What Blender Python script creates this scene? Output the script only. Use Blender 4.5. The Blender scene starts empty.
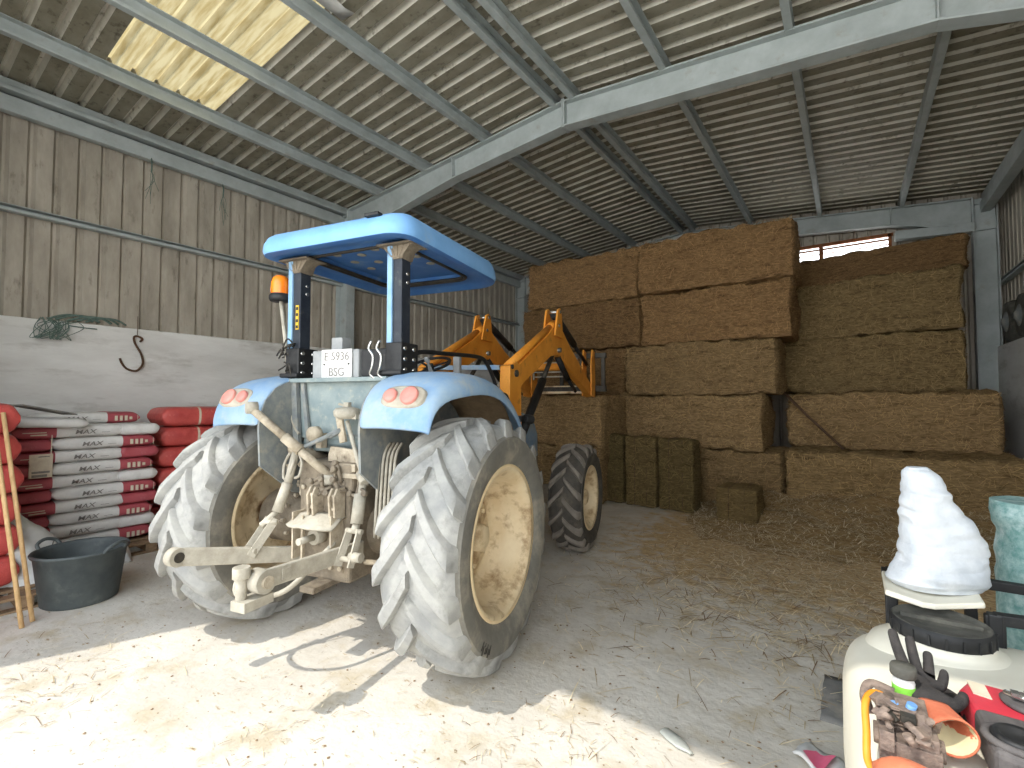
import bpy, bmesh, math, random
from mathutils import Vector, Matrix, Euler, noise
PI = math.pi
rnd = random.Random(7)
scene = bpy.context.scene
COL = scene.collection

# ------------------------------------------------------------------ helpers
class MB:
    """collects geometry, then links it as ONE mesh object"""
    def __init__(s): s.v = []; s.f = []; s.m = []; s.sm = []
    def add(s, vs, fs, mat=0, smooth=False):
        b = len(s.v); s.v += [tuple(v) for v in vs]
        for f in fs:
            s.f.append([b+i for i in f]); s.m.append(mat); s.sm.append(smooth)
    def box(s, c, size, rot=None, mat=0):
        hx, hy, hz = size[0]/2, size[1]/2, size[2]/2
        R = rot.to_matrix() if isinstance(rot, Euler) else (rot or Matrix.Identity(3))
        c = Vector(c)
        vs = [c + R @ Vector((x*hx, y*hy, z*hz)) for x in (-1,1) for y in (-1,1) for z in (-1,1)]
        s.add(vs, [(0,1,3,2),(4,6,7,5),(0,4,5,1),(2,3,7,6),(0,2,6,4),(1,5,7,3)], mat)
        return s
    def bar(s, a, b, w, h, up=(0,0,1), mat=0):
        """rectangular bar from a to b, w across, h along up"""
        a, b = Vector(a), Vector(b); d = (b-a).normalized(); u = Vector(up)
        x = d.cross(u)
        if x.length < 1e-4: x = d.cross(Vector((1,0,0)))
        x.normalize(); u = x.cross(d).normalized()
        vs = [p + x*(i*w/2) + u*(j*h/2) for p in (a,b) for i,j in ((-1,-1),(1,-1),(1,1),(-1,1))]
        s.add(vs, [(3,2,1,0),(4,5,6,7),(0,1,5,4),(1,2,6,5),(2,3,7,6),(3,0,4,7)], mat)
        return s
    def tube(s, pts, r, n=10, closed=False, mat=0, smooth_path=0):
        P = [Vector(p) for p in pts]
        if smooth_path: P = catmull(P, smooth_path, closed)
        m = len(P); rr = r if callable(r) else (lambda t: r)
        vs = []; N = None
        for i in range(m):
            if closed: t = P[(i+1) % m]-P[i-1]
            else: t = P[min(i+1,m-1)]-P[max(i-1,0)]
            t.normalize()
            if N is None:
                N = t.cross(Vector((0,0,1)))
                if N.length < .05: N = t.cross(Vector((1,0,0)))
            N = (N - t*N.dot(t)).normalized(); B = t.cross(N)
            R = rr(i/max(1,m-1))
            vs += [P[i] + (N*math.cos(2*PI*k/n)+B*math.sin(2*PI*k/n))*R for k in range(n)]
        fs = []
        for i in range(m if closed else m-1):
            j = (i+1) % m
            fs += [(i*n+k, i*n+(k+1)%n, j*n+(k+1)%n, j*n+k) for k in range(n)]
        s.add(vs, fs, mat, True)
        if not closed:
            b = len(s.v)-len(vs)
            s.f.append([b+k for k in range(n)][::-1]); s.m.append(mat); s.sm.append(False)
            s.f.append([b+(m-1)*n+k for k in range(n)]); s.m.append(mat); s.sm.append(False)
        return s
    def cyl(s, a, b, r, r2=None, n=20, mat=0):
        r2 = r if r2 is None else r2
        return s.tube([a,b], lambda t: r+(r2-r)*t, n, mat=mat)
    def lathe(s, prof, o=(0,0,0), axis='Z', n=40, mat=0, smooth=True, flip=False, cap=False):
        """prof = [(radius, height)] about axis"""
        o = Vector(o); vs = []
        for r, h in prof:
            for k in range(n):
                a = 2*PI*k/n; c, q = r*math.cos(a), r*math.sin(a)
                vs.append(o + (Vector((c,q,h)) if axis=='Z' else Vector((h,c,q)) if axis=='X' else Vector((q,h,c))))
        fs = []
        for i in range(len(prof)-1):
            for k in range(n):
                f = (i*n+k, i*n+(k+1)%n, (i+1)*n+(k+1)%n, (i+1)*n+k)
                fs.append(f[::-1] if flip else f)
        if cap:
            fs.append(tuple(range(n))[::-1]); fs.append(tuple((len(prof)-1)*n+k for k in range(n)))
        s.add(vs, fs, mat, smooth); return s
    def prism(s, poly, axis, a, b, mat=0):
        """extrude a 2D polygon along an axis; axis X: poly=(y,z), Y: (x,z), Z: (x,y)"""
        def P(u,v,w): return (w,u,v) if axis=='X' else (u,w,v) if axis=='Y' else (u,v,w)
        n = len(poly)
        vs = [P(u,v,a) for u,v in poly] + [P(u,v,b) for u,v in poly]
        s.add(vs, [tuple(range(n))[::-1], tuple(range(n,2*n))] + [(i,(i+1)%n,n+(i+1)%n,n+i) for i in range(n)], mat); return s
    def grid(s, rows, mat=0, smooth=True, closed_u=False):
        nr, nc = len(rows), len(rows[0]); vs = [p for r in rows for p in r]; fs = []
        for i in range(nr-1):
            for j in range(nc if closed_u else nc-1):
                fs.append((i*nc+j, i*nc+(j+1)%nc, (i+1)*nc+(j+1)%nc, (i+1)*nc+j))
        s.add(vs, fs, mat, smooth); return s
    def blade(s, p, d, w, nrm, mat=0, bend=0.0):
        p, d, nrm = Vector(p), Vector(d), Vector(nrm)
        x = d.cross(nrm)
        if x.length < 1e-5: x = d.cross(Vector((.3,.5,.8)))
        x = x.normalized()*w/2
        q = p+d*.5+nrm*bend; e = p+d
        s.add([p-x,p+x,q+x,q-x,e+x*.5,e-x*.5], [(0,1,2,3),(3,2,4,5)], mat, False)
    def build(s, name, mats, parent=None, loc=None, fix=True):
        me = bpy.data.meshes.new(name)
        me.from_pydata(s.v, [], s.f)
        if not isinstance(mats, (list,tuple)): mats = [mats]
        for m in mats: me.materials.append(m)
        me.polygons.foreach_set('material_index', s.m); me.polygons.foreach_set('use_smooth', s.sm)
        me.update()
        if fix:
            bm = bmesh.new(); bm.from_mesh(me); bmesh.ops.recalc_face_normals(bm, faces=bm.faces); bm.to_mesh(me); bm.free()
        o = bpy.data.objects.new(name, me); COL.objects.link(o)
        if parent is not None: o.parent = parent
        if loc is not None: o.location = loc
        return o

def catmull(P, k, closed=False):
    out = []; n = len(P)
    for i in range(n if closed else n-1):
        if closed: a,b,c,d = P[i-1],P[i],P[(i+1)%n],P[(i+2)%n]
        else: a,b,c,d = P[max(i-1,0)],P[i],P[i+1],P[min(i+2,n-1)]
        for j in range(k):
            t = j/k
            out.append(.5*((2*b)+(c-a)*t+(2*a-5*b+4*c-d)*t*t+(3*b-a-3*c+d)*t**3))
    if not closed: out.append(P[-1])
    return out
def bev(o, w, seg=2, ang=35):
    m = o.modifiers.new('bevel','BEVEL'); m.width = w; m.segments = seg; m.limit_method = 'ANGLE'; m.angle_limit = math.radians(ang); return o
def subs(o, n):
    m = o.modifiers.new('subdivision','SUBSURF'); m.levels = n; m.render_levels = n
    for p in o.data.polygons: p.use_smooth = True
    return o
def solid(o, t, off=0):
    m = o.modifiers.new('solidify','SOLIDIFY'); m.thickness = t; m.offset = off; return o
def thing(name, label, cat, loc=(0,0,0), rotz=0, group=None):
    o = bpy.data.objects.new(name, None); COL.objects.link(o); o.empty_display_size = .1
    o.location = loc; o.rotation_euler = (0,0,rotz); o['label'] = label; o['category'] = cat
    if group: o['group'] = group
    return o
def tag(o, label, cat, group=None, kind=None):
    o['label'] = label; o['category'] = cat
    if group: o['group'] = group
    if kind: o['kind'] = kind
    return o
def struct(o, label, cat): return tag(o, label, cat, kind='structure')
def dup(root, loc=None, rot=None, label=None, group=None):
    r = root.copy(); COL.objects.link(r)
    if loc is not None: r.location = loc
    if rot is not None: r.rotation_euler = rot
    if label: r['label'] = label
    if group: r['group'] = group
    for ch in list(root.children):
        c = ch.copy(); COL.objects.link(c); c.parent = r
        for g in ch.children:
            d = g.copy(); COL.objects.link(d); d.parent = c
    return r
def islands(mb, name, mats, parent):
    """links every connected piece as an object of its own"""
    par = list(range(len(mb.v)))
    def find(i):
        while par[i] != i: par[i] = par[par[i]]; i = par[i]
        return i
    for f in mb.f:
        a = find(f[0])
        for i in f[1:]: par[find(i)] = a
    groups = {}
    for k, f in enumerate(mb.f): groups.setdefault(find(f[0]), []).append(k)
    out = []
    for ks in groups.values():
        m2 = MB(); idx = {}
        for k in ks:
            for i in mb.f[k]:
                if i not in idx: idx[i] = len(m2.v); m2.v.append(mb.v[i])
            m2.f.append([idx[i] for i in mb.f[k]]); m2.m.append(mb.m[k]); m2.sm.append(mb.sm[k])
        out.append(m2.build(name, mats, parent))
    return out
def text_mesh(name, body, size, mat, parent, loc, rot, depth=.001, sx=1, bold=0, shear=0):
    cu = bpy.data.curves.new(name, 'FONT'); cu.body = body; cu.size = size; cu.extrude = depth
    cu.offset = bold; cu.shear = shear; cu.align_x = 'CENTER'; cu.align_y = 'CENTER'
    t = bpy.data.objects.new(name+'_tmp', cu)
    me = bpy.data.meshes.new_from_object(t); me.materials.clear(); me.materials.append(mat)
    bpy.data.objects.remove(t)
    o = bpy.data.objects.new(name, me); COL.objects.link(o); o.parent = parent
    o.location = loc; o.rotation_euler = rot; o.scale = (sx,1,1)
    return o

# ------------------------------------------------------------------ materials
def srgb(r,g,b):
    f = lambda c: (c/255/12.92) if c/255 <= .04045 else ((c/255+.055)/1.055)**2.4
    return (f(r),f(g),f(b),1)
def mat(name, c1, c2=None, scale=6, rough=.7, metal=0, bump=0, bscale=None, c3=None, s3=2.0, th3=(.55,.75), stretch=None, det=6, trans=0, spec=.35, objcol=False, island=None, th=(.35,.65)):
    """base colour c1 mottled with c2 by noise, blotches of c3, noise bump"""
    m = bpy.data.materials.new(name); m.use_nodes = True
    nt = m.node_tree; N = nt.nodes; L = nt.links
    b = N['Principled BSDF']; b.inputs['Roughness'].default_value = rough; b.inputs['Metallic'].default_value = metal
    b.inputs['Specular IOR Level'].default_value = spec
    tc = N.new('ShaderNodeTexCoord'); mp = N.new('ShaderNodeMapping'); L.new(tc.outputs['Object'], mp.inputs[0])
    if stretch: mp.inputs['Scale'].default_value = stretch
    def ramp(src, a, bb, lo, hi):
        r = N.new('ShaderNodeValToRGB'); r.color_ramp.elements[0].position = lo; r.color_ramp.elements[1].position = hi
        r.color_ramp.elements[0].color = a; r.color_ramp.elements[1].color = bb; L.new(src, r.inputs[0]); return r.outputs[0]
    def noisen(sc, d=6):
        n = N.new('ShaderNodeTexNoise'); n.inputs['Scale'].default_value = sc; n.inputs['Detail'].default_value = d
        n.inputs['Roughness'].default_value = .65; L.new(mp.outputs[0], n.inputs['Vector']); return n.outputs['Fac']
    def mix(f, a, bb, typ='MIX'):
        x = N.new('ShaderNodeMix'); x.data_type = 'RGBA'; x.blend_type = typ
        if f is None: x.inputs[0].default_value = 1
        else: L.new(f, x.inputs[0])
        for k, v in ((6,a),(7,bb)):
            if hasattr(v,'is_linked'): L.new(v, x.inputs[k])
            else: x.inputs[k].default_value = v
        return x.outputs[2]
    col = None
    if c2 is not None: col = ramp(noisen(scale, det), c1, c2, th[0], th[1])
    if c3 is not None:
        f = ramp(noisen(s3, 8), (0,0,0,1), (1,1,1,1), th3[0], th3[1])
        col = mix(f, col if col is not None else c1, c3)
    if island is not None:
        g = N.new('ShaderNodeNewGeometry'); col = ramp(g.outputs['Random Per Island'], island[0], island[1], 0, 1)
    if objcol:
        oi = N.new('ShaderNodeObjectInfo'); col = mix(None, col if col is not None else c1, oi.outputs['Color'], 'MULTIPLY')
    if col is not None: L.new(col, b.inputs['Base Color'])
    else: b.inputs['Base Color'].default_value = c1
    if bump:
        bp = N.new('ShaderNodeBump'); bp.inputs['Strength'].default_value = bump; bp.inputs['Distance'].default_value = .02
        L.new(noisen(bscale or scale*3), bp.inputs['Height']); L.new(bp.outputs[0], b.inputs['Normal'])
    if trans: b.inputs['Transmission Weight'].default_value = trans
    m['n'] = 1
    return m
S = srgb
M = {}
M['steel'] = mat('painted_steel_grey', S(176,184,184), S(156,164,163), 3, .6, 0, .1, 20, S(150,146,136), 5, (.6,.8))
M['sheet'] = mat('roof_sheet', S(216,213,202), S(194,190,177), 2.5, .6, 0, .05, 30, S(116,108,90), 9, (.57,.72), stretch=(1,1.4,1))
M['sheetpan'] = mat('roof_sheet_pan_shade', S(150,146,130), S(126,121,104), 2.5, .7, 0, .05, 30, S(84,77,62), 9, (.55,.72), stretch=(1,1.4,1))  # darker pans put the rib shading into the colour; the blotches are dirt
M['wsheet'] = mat('wall_sheet', S(178,171,158), S(150,143,131), 2.5, .65, 0, .08, 25, S(108,100,87), 7, (.58,.78), stretch=(1,1.6,.5))
M['block'] = mat('grey_render', S(222,222,219), S(202,201,197), 1.6, .9, 0, .25, 14, S(160,156,148), 2.2, (.55,.8), stretch=(1,.5,1.8))
M['skylight'] = None
M['blue'] = mat('blue_paint', S(128,178,228), S(114,164,216), 4, .45, 0, 0, None, S(150,178,205), 5, (.6,.85))
M['bluedust'] = mat('dusty_blue_paint', S(122,156,192), S(152,174,192), 5, .6, 0, .05, 40, S(176,178,170), 4, (.5,.75))
M['canopyin'] = mat('canopy_liner_blue', S(62,112,178), S(84,132,190), 6, .55, 0, 0, None, S(140,160,180), 6, (.6,.85))
M['panel'] = mat('dusty_panel', S(118,132,134), S(140,150,148), 8, .75, 0, .1, 40, S(160,162,150), 14, (.55,.7))
M['gpanel'] = mat('dusty_grey_panel', S(112,118,122), S(140,142,136), 12, .8, 0, .1, 60, S(164,158,142), 9, (.55,.75))
M['navy'] = mat('rollbar_blue_black', S(34,40,50), S(48,54,62), 9, .5, 0, 0, None, S(92,92,86), 14, (.6,.8))
M['rblue'] = mat('rollbar_side_blue', S(120,160,196), S(140,176,206), 6, .5)
M['black'] = mat('black_plastic', S(26,27,29), S(40,40,40), 20, .5, 0, 0, None, S(84,80,72), 12, (.62,.8))
M['dkmetal'] = mat('dark_oily_metal', S(50,48,45), S(74,70,62), 15, .5, .3, .1, 60)
M['tyre'] = mat('dusty_tyre', S(104,102,96), S(128,124,114), 5, .88, 0, .1, 60, S(160,152,136), 5, (.5,.78))
M['tread'] = mat('dusty_tread', S(140,140,138), S(164,163,157), 6, .9, 0, .12, 50, S(112,111,108), 7, (.52,.75))
M['ftyre'] = mat('front_tyre', S(62,59,55), S(84,79,72), 7, .88, 0, .1, 60, S(116,108,94), 6, (.55,.8))
M['flug'] = mat('front_tyre_lug', S(112,106,98), S(136,128,118), 9, .88, 0, .1, 60)
M['rim'] = mat('cream_rim', S(224,206,172), S(210,188,150), 5, .6, 0, .05, 40, S(140,108,72), 7, (.50,.70), stretch=(1,1,1))
M['rimclean'] = mat('cream_rim_edge', S(232,212,172), S(220,194,150), 8, .55)
M['dust'] = mat('dust_covered_metal', S(186,174,154), S(160,148,128), 14, .9, 0, .3, 70, S(122,110,94), 9, (.52,.72))
M['dustlt'] = mat('pale_dusty_steel', S(182,175,160), S(156,150,136), 12, .85, 0, .2, 60, S(150,142,126), 9, (.55,.75))
M['liner'] = mat('mud_caked_fender_inside', S(150,128,100), S(122,102,78), 9, .95, 0, .3, 40)
M['housing'] = mat('dirty_axle_housing', S(140,128,110), S(112,102,88), 8, .95, 0, .4, 50, S(90,82,72), 6, (.5,.7))
M['orange'] = mat('loader_orange', S(236,160,62), S(220,142,46), 5, .5, 0, .03, 50, S(150,100,50), 7, (.58,.78))
M['chrome'] = mat('chromed_steel', S(200,200,196), S(170,170,166), 10, .25, .9)
M['white'] = mat('white_plate', S(214,214,212), S(202,202,198), 10, .6)
M['letter'] = mat('dark_lettering', S(116,112,108), S(140,136,130), 40, .7)
M['platel'] = mat('worn_plate_lettering', S(112,108,104), S(150,146,140), 60, .7)
M['amber'] = mat('amber_lens', S(246,120,26), S(255,150,40), 8, .25, 0, 0, None, None, trans=.15, spec=.5)
M['pinklens'] = mat('dusty_light_lens', S(214,146,134), S(200,128,118), 12, .4)
M['yellow'] = mat('yellow_sticker', S(226,186,60), S(206,166,46), 20, .5)
M['greybox'] = mat('grey_box', S(158,160,160), S(140,142,142), 8, .6)
M['wood'] = mat('pale_wood', S(214,180,132), S(188,150,104), 4, .7, 0, .1, 40, stretch=(12,12,1))
M['pallet'] = mat('pallet_wood', S(150,124,96), S(120,98,74), 4, .85, 0, .2, 30, stretch=(6,1,6))
M['sackw'] = mat('white_sack', S(222,220,216), S(206,204,200), 7, .55, 0, .25, 25)
M['sackr'] = mat('red_sack', S(178,86,92), S(164,76,84), 6, .5, 0, .25, 25, S(200,126,126), 12, (.6,.8))
M['redwrap'] = mat('red_wrapped_sack', S(204,92,84), S(180,72,70), 5, .4, 0, .5, 22, S(222,160,144), 9, (.6,.78))
M['bagwhite'] = mat('woven_white_bag', S(204,208,212), S(186,192,198), 9, .6, 0, .3, 40, S(168,176,184), 5, (.5,.8))
M['teal'] = mat('teal_mesh_sack', S(96,140,136), S(150,178,176), 30, .8, 0, .4, 90, S(190,208,208), 10, (.5,.7))
M['bucket'] = mat('black_rubber_bucket', S(66,72,74), S(84,90,90), 6, .6, 0, .05, 40, S(120,124,120), 5, (.58,.82))
M['tank'] = mat('cream_poly_tank', S(230,226,210), S(222,216,198), 3, .42, 0, .05, 8)
M['lid'] = mat('dusty_black_lid', S(62,62,58), S(94,92,84), 7, .8, 0, .3, 60, S(126,122,110), 6, (.5,.75))
M['lidband'] = mat('black_lid_band', S(28,29,30), S(44,44,44), 14, .55)
M['engine'] = mat('dirty_engine_metal', S(150,132,118), S(112,98,90), 22, .75, .1, .4, 80, S(74,66,62), 14, (.52,.7))
M['salmon'] = mat('salmon_plastic', S(222,134,100), S(206,112,80), 7, .55, 0, .1, 40, S(214,170,146), 6, (.5,.75))
M['orangetube'] = mat('orange_tube', S(222,140,40), S(216,150,60), 8, .45)
M['glove'] = mat('black_glove_fabric', S(48,46,46), S(66,62,60), 30, .9, 0, .4, 120)
M['cuff'] = mat('orange_glove_cuff', S(214,124,92), S(196,104,74), 18, .9, 0, .3, 120)
M['cream'] = mat('cream_lining', S(226,216,180), S(212,200,160), 12, .9)
M['redbox'] = mat('red_tool_plastic', S(196,52,66), S(168,50,62), 9, .45, 0, .05, 60, S(200,116,118), 7, (.6,.85))
M['greyplas'] = mat('grey_black_plastic', S(74,70,70), S(96,92,90), 14, .7, 0, .2, 60)
M['label'] = mat('cream_label', S(212,202,180), S(196,182,162), 18, .6)
M['green'] = mat('green_label', S(140,214,80), S(120,196,66), 9, .5)
M['bluecap'] = mat('blue_fitting', S(96,140,190), S(120,156,196), 9, .5)
M['rubber'] = mat('worn_rubber_mat', S(112,112,110), S(134,132,128), 5, .9, 0, .2, 60, S(160,154,143), 5, (.5,.72))
M['rust'] = mat('rusty_iron', S(104,78,58), S(76,58,46), 18, .8, .2, .2, 60)
M['rustbar'] = mat('orange_painted_bar', S(150,92,50), S(120,70,40), 9, .7)
M['wire'] = mat('green_baling_twine', S(104,122,112), S(84,104,98), 30, .85)
M['pink'] = mat('pink_print', S(236,120,150), S(226,100,134), 9, .5)
M['plastic'] = mat('clouded_plastic', S(206,208,200), S(190,192,186), 8, .25, 0, 0, None, trans=.35)
M['glass'] = M['plastic']
# straw: core and blades, tinted per bale through the object colour
M['straw'] = mat('straw_core', S(140,123,97), S(98,84,63), 18, 1.0, 0, 1.0, 40, S(62,51,37), 4, (.54,.74), stretch=(.6,1,3), objcol=True, spec=.1)
M['strawb'] = mat('straw_blades', S(200,160,100), None, 1, .9, island=(S(90,76,55), S(164,143,110)), objcol=True, spec=.15)
M['floorstraw'] = mat('loose_straw', S(200,170,110), None, 1, .9, island=(S(160,141,108), S(240,226,194)), spec=.15)
M['mound'] = mat('trodden_hay', S(176,150,108), S(128,104,70), 14, 1, 0, .9, 45, S(156,130,90), 3, (.45,.7), spec=.1)

def skylight_mat():
    m = bpy.data.materials.new('translucent_skylight'); m.use_nodes = True
    nt = m.node_tree; N = nt.nodes; L = nt.links; N.remove(N['Principled BSDF'])
    out = N['Material Output']; t = N.new('ShaderNodeBsdfTranslucent'); d = N.new('ShaderNodeBsdfDiffuse'); x = N.new('ShaderNodeMixShader')
    tc = N.new('ShaderNodeTexCoord'); n = N.new('ShaderNodeTexNoise'); n.inputs['Scale'].default_value = 9; n.inputs['Detail'].default_value = 8
    mp = N.new('ShaderNodeMapping'); mp.inputs['Scale'].default_value = (.3,2.6,1); L.new(tc.outputs['Object'], mp.inputs[0]); L.new(mp.outputs[0], n.inputs['Vector'])
    r = N.new('ShaderNodeValToRGB'); r.color_ramp.elements[0].position = .35; r.color_ramp.elements[1].position = .6
    r.color_ramp.elements[0].color = S(140,122,82); r.color_ramp.elements[1].color = S(164,150,114)
    L.new(n.outputs['Fac'], r.inputs[0]); L.new(r.outputs[0], t.inputs[0]); L.new(r.outputs[0], d.inputs[0])
    x.inputs[0].default_value = .35; L.new(t.outputs[0], x.inputs[1]); L.new(d.outputs[0], x.inputs[2]); L.new(x.outputs[0], out.inputs[0])
    return m
M['skylight'] = skylight_mat()

def floor_mat():
    m = bpy.data.materials.new('dusty_concrete_floor'); m.use_nodes = True
    nt = m.node_tree; N = nt.nodes; L = nt.links; b = N['Principled BSDF']; b.inputs['Roughness'].default_value = .92; b.inputs['Specular IOR Level'].default_value = .2
    tc = N.new('ShaderNodeTexCoord')
    def noisen(sc, det=8, st=None):
        mp = N.new('ShaderNodeMapping'); L.new(tc.outputs['Object'], mp.inputs[0])
        if st: mp.inputs['Scale'].default_value = st
        n = N.new('ShaderNodeTexNoise'); n.inputs['Scale'].default_value = sc; n.inputs['Detail'].default_value = det; n.inputs['Roughness'].default_value = .6
        L.new(mp.outputs[0], n.inputs['Vector']); return n.outputs['Fac']
    def ramp(src, a, bb, lo, hi):
        r = N.new('ShaderNodeValToRGB'); r.color_ramp.elements[0].position = lo; r.color_ramp.elements[1].position = hi
        r.color_ramp.elements[0].color = a; r.color_ramp.elements[1].color = bb; L.new(src, r.inputs[0]); return r.outputs[0]
    def mix(f, a, bb):
        x = N.new('ShaderNodeMix'); x.data_type = 'RGBA'; L.new(f, x.inputs[0])
        for k, v in ((6,a),(7,bb)):
            if hasattr(v,'is_linked'): L.new(v, x.inputs[k])
            else: x.inputs[k].default_value = v
        return x.outputs[2]
    W, K = (1,1,1,1), (0,0,0,1)
    c = ramp(noisen(1.3), S(192,185,173), S(214,208,197), .35, .65)
    c = mix(ramp(noisen(3.5,10), K, W, .52, .68), c, S(188,176,154))          # dust
    c = mix(ramp(noisen(26,6), K, W, .64, .70), c, S(138,122,98))              # dirt specks
    c = mix(ramp(noisen(9,6,(1,2.5,1)), K, W, .62, .72), c, S(160,138,104))     # chaff smears
    # chaff trodden into the floor towards the hay
    sp_ = N.new('ShaderNodeSeparateXYZ'); L.new(tc.outputs['Object'], sp_.inputs[0])
    def mapr(src, a, bb):
        q = N.new('ShaderNodeMapRange'); q.interpolation_type = 'SMOOTHSTEP'; q.inputs[1].default_value = a; q.inputs[2].default_value = bb; L.new(src, q.inputs[0]); return q.outputs[0]
    def math_(op, a, bb):
        q = N.new('ShaderNodeMath'); q.operation = op
        for i, v in enumerate((a,bb)):
            if hasattr(v,'is_linked'): L.new(v, q.inputs[i])
            else: q.inputs[i].default_value = v
        return q.outputs[0]
    msk = math_('MULTIPLY', mapr(sp_.outputs[1], 3.0, 6.2), mapr(sp_.outputs[0], -3.4, -1.0))
    msk = math_('ADD', math_('MULTIPLY', msk, 1.5), math_('MULTIPLY', math_('SUBTRACT', noisen(5.5,10), .62), 2.6))
    chaff = ramp(noisen(22,10), S(164,136,96), S(210,183,140), .35, .65)
    c = mix(mapr(msk, .05, .75), c, chaff)
    L.new(c, b.inputs['Base Color'])
    bp = N.new('ShaderNodeBump'); bp.inputs['Strength'].default_value = .35; bp.inputs['Distance'].default_value = .02
    L.new(noisen(18,10), bp.inputs['Height']); L.new(bp.outputs[0], b.inputs['Normal'])
    return m
M['floor'] = floor_mat()

# ------------------------------------------------------------------ camera, light, world
EYE = Vector((0,0,1.65)); YAW, PITCH, FPX = math.radians(35.2), math.radians(2.1), 480.0
cam = bpy.data.cameras.new('camera'); co = bpy.data.objects.new('camera', cam); COL.objects.link(co)
co.location = EYE; co.rotation_euler = (PI/2+PITCH, 0, YAW)
cam.sensor_fit = 'HORIZONTAL'; cam.sensor_width = 36; cam.lens = FPX/1024*36; cam.clip_start = .02; cam.clip_end = 400
scene.camera = co
sun = bpy.data.lights.new('sun','SUN'); so = bpy.data.objects.new('sun', sun); COL.objects.link(so)
el = math.radians(58); sd = Vector((.372*math.cos(el), .928*math.cos(el), -math.sin(el)))
so.rotation_euler = sd.to_track_quat('-Z','Y').to_euler(); sun.energy = 2.15; sun.angle = math.radians(.6); sun.color = (1,.95,.86)
so.location = (-3,-8,12)
w = bpy.data.worlds.new('sky'); scene.world = w; w.use_nodes = True
wn = w.node_tree.nodes; bg = wn['Background']; bg.inputs[1].default_value = 3.5
tcw = wn.new('ShaderNodeTexCoord'); sep = wn.new('ShaderNodeSeparateXYZ'); rw = wn.new('ShaderNodeValToRGB')
w.node_tree.links.new(tcw.outputs['Generated'], sep.inputs[0]); w.node_tree.links.new(sep.outputs[2], rw.inputs[0]); w.node_tree.links.new(rw.outputs[0], bg.inputs[0])
rw.color_ramp.elements[0].color = (.98,.98,.96,1); rw.color_ramp.elements[1].color = (.42,.50,.60,1); rw.color_ramp.elements[1].position = .75
vs = scene.view_settings; vs.view_transform = 'Standard'; vs.look = 'None'; vs.gamma = 1; vs.use_curve_mapping = False; vs.exposure = .7
scene.cycles.max_bounces = 10; scene.cycles.diffuse_bounces = 7; scene.cycles.sample_clamp_indirect = 6
# ------------------------------------------------------------------ the shed
XL, XR, YB, XA = -7.6, 2.0, 11.3, -2.93          # left wall, right wall, back wall, ridge
PIT = .22
def zt(x): return 5.50-.085*abs(x-XA)               # rafter top / purlin bottom
def zr(x): return zt(x)+.15                         # roof sheet
fl = MB(); 
nx, ny = 40, 50
rows = []
for j in range(ny+1):
    yy = -14+26*j/ny
    rows.append([Vector((-14+24*i/nx, yy, 0)) for i in range(nx+1)])
fl.grid(rows, smooth=False)
struct(fl.build('floor', M['floor']), 'dusty pale concrete floor strewn with straw', 'floor')

def profile(y0, y1, top=0, depth=-.04, wrib=.05):
    """trapezoid sheet: (y, dz) points; ribs recessed as seen from inside"""
    pts = []; y = y0
    while y < y1-1e-6:
        pts += [(y,0),(y+.028,1),(y+.028+wrib*.5,1),(y+.056+wrib*.5,0)]
        y += PIT
    pts.append((y1,0)); return pts
def roof_strip(mb, xa, xb, y0, y1, m=0, pan=None):
    P = profile(y0,y1)
    rows = [[Vector((x, yy, zr(x)+.072*d)) for yy, d in P] for x in (xa,xb)]
    n0 = len(mb.f); mb.grid(rows, smooth=False, mat=m)
    for j in range(len(P)-1):
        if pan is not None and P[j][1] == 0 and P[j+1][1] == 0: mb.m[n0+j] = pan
Y0R = -.82
r = MB()
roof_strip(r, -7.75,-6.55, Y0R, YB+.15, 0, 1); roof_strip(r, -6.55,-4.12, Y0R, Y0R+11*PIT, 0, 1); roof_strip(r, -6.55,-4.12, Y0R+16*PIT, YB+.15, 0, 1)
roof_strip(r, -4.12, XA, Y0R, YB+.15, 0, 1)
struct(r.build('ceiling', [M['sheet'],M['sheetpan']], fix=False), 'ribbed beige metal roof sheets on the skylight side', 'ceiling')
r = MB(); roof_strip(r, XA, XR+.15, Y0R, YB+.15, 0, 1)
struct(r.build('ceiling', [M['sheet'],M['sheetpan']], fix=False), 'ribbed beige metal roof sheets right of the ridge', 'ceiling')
r = MB(); roof_strip(r, -6.55,-4.12, Y0R+11*PIT, Y0R+16*PIT)
struct(r.build('window_1', M['skylight'], fix=False), 'translucent yellowed corrugated skylight panel in the roof', 'skylight')

# walls
wmb = MB(); wmb.box((XL-.02-.1, 5.35, 1.3), (.24, 12.0, 2.6))
struct(bev(wmb.build('wall_left', M['block']), .012), 'smooth grey rendered lower wall behind the sacks', 'wall')
def wall_sheet(name, x, sgn, z0, zf, label):
    P = profile(Y0R+.05, YB)
    mb = MB(); xs = x
    rows = [[Vector((x-sgn*.045*d, yy, z0)) for yy,d in P], [Vector((x-sgn*.045*d, yy, zf)) for yy,d in P]]
    mb.grid(rows, smooth=False)
    struct(mb.build(name, M['wsheet'], fix=False), label, 'wall')
wall_sheet('wall_left', XL-.06, 1, 2.55, zr(XL)+.08, 'ribbed dirty metal cladding above the grey wall behind the tractor')
wmb = MB(); wmb.box((XR+.12, 5.35, 1.28), (.24, 12.0, 2.56))
struct(bev(wmb.build('wall_right', M['block']), .012), 'grey rendered lower wall at the right beyond the long straw bale', 'wall')
wall_sheet('wall_right', XR+.16, -1, 2.5, zr(XR)+.08, 'ribbed dark metal cladding above the right wall')
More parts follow.
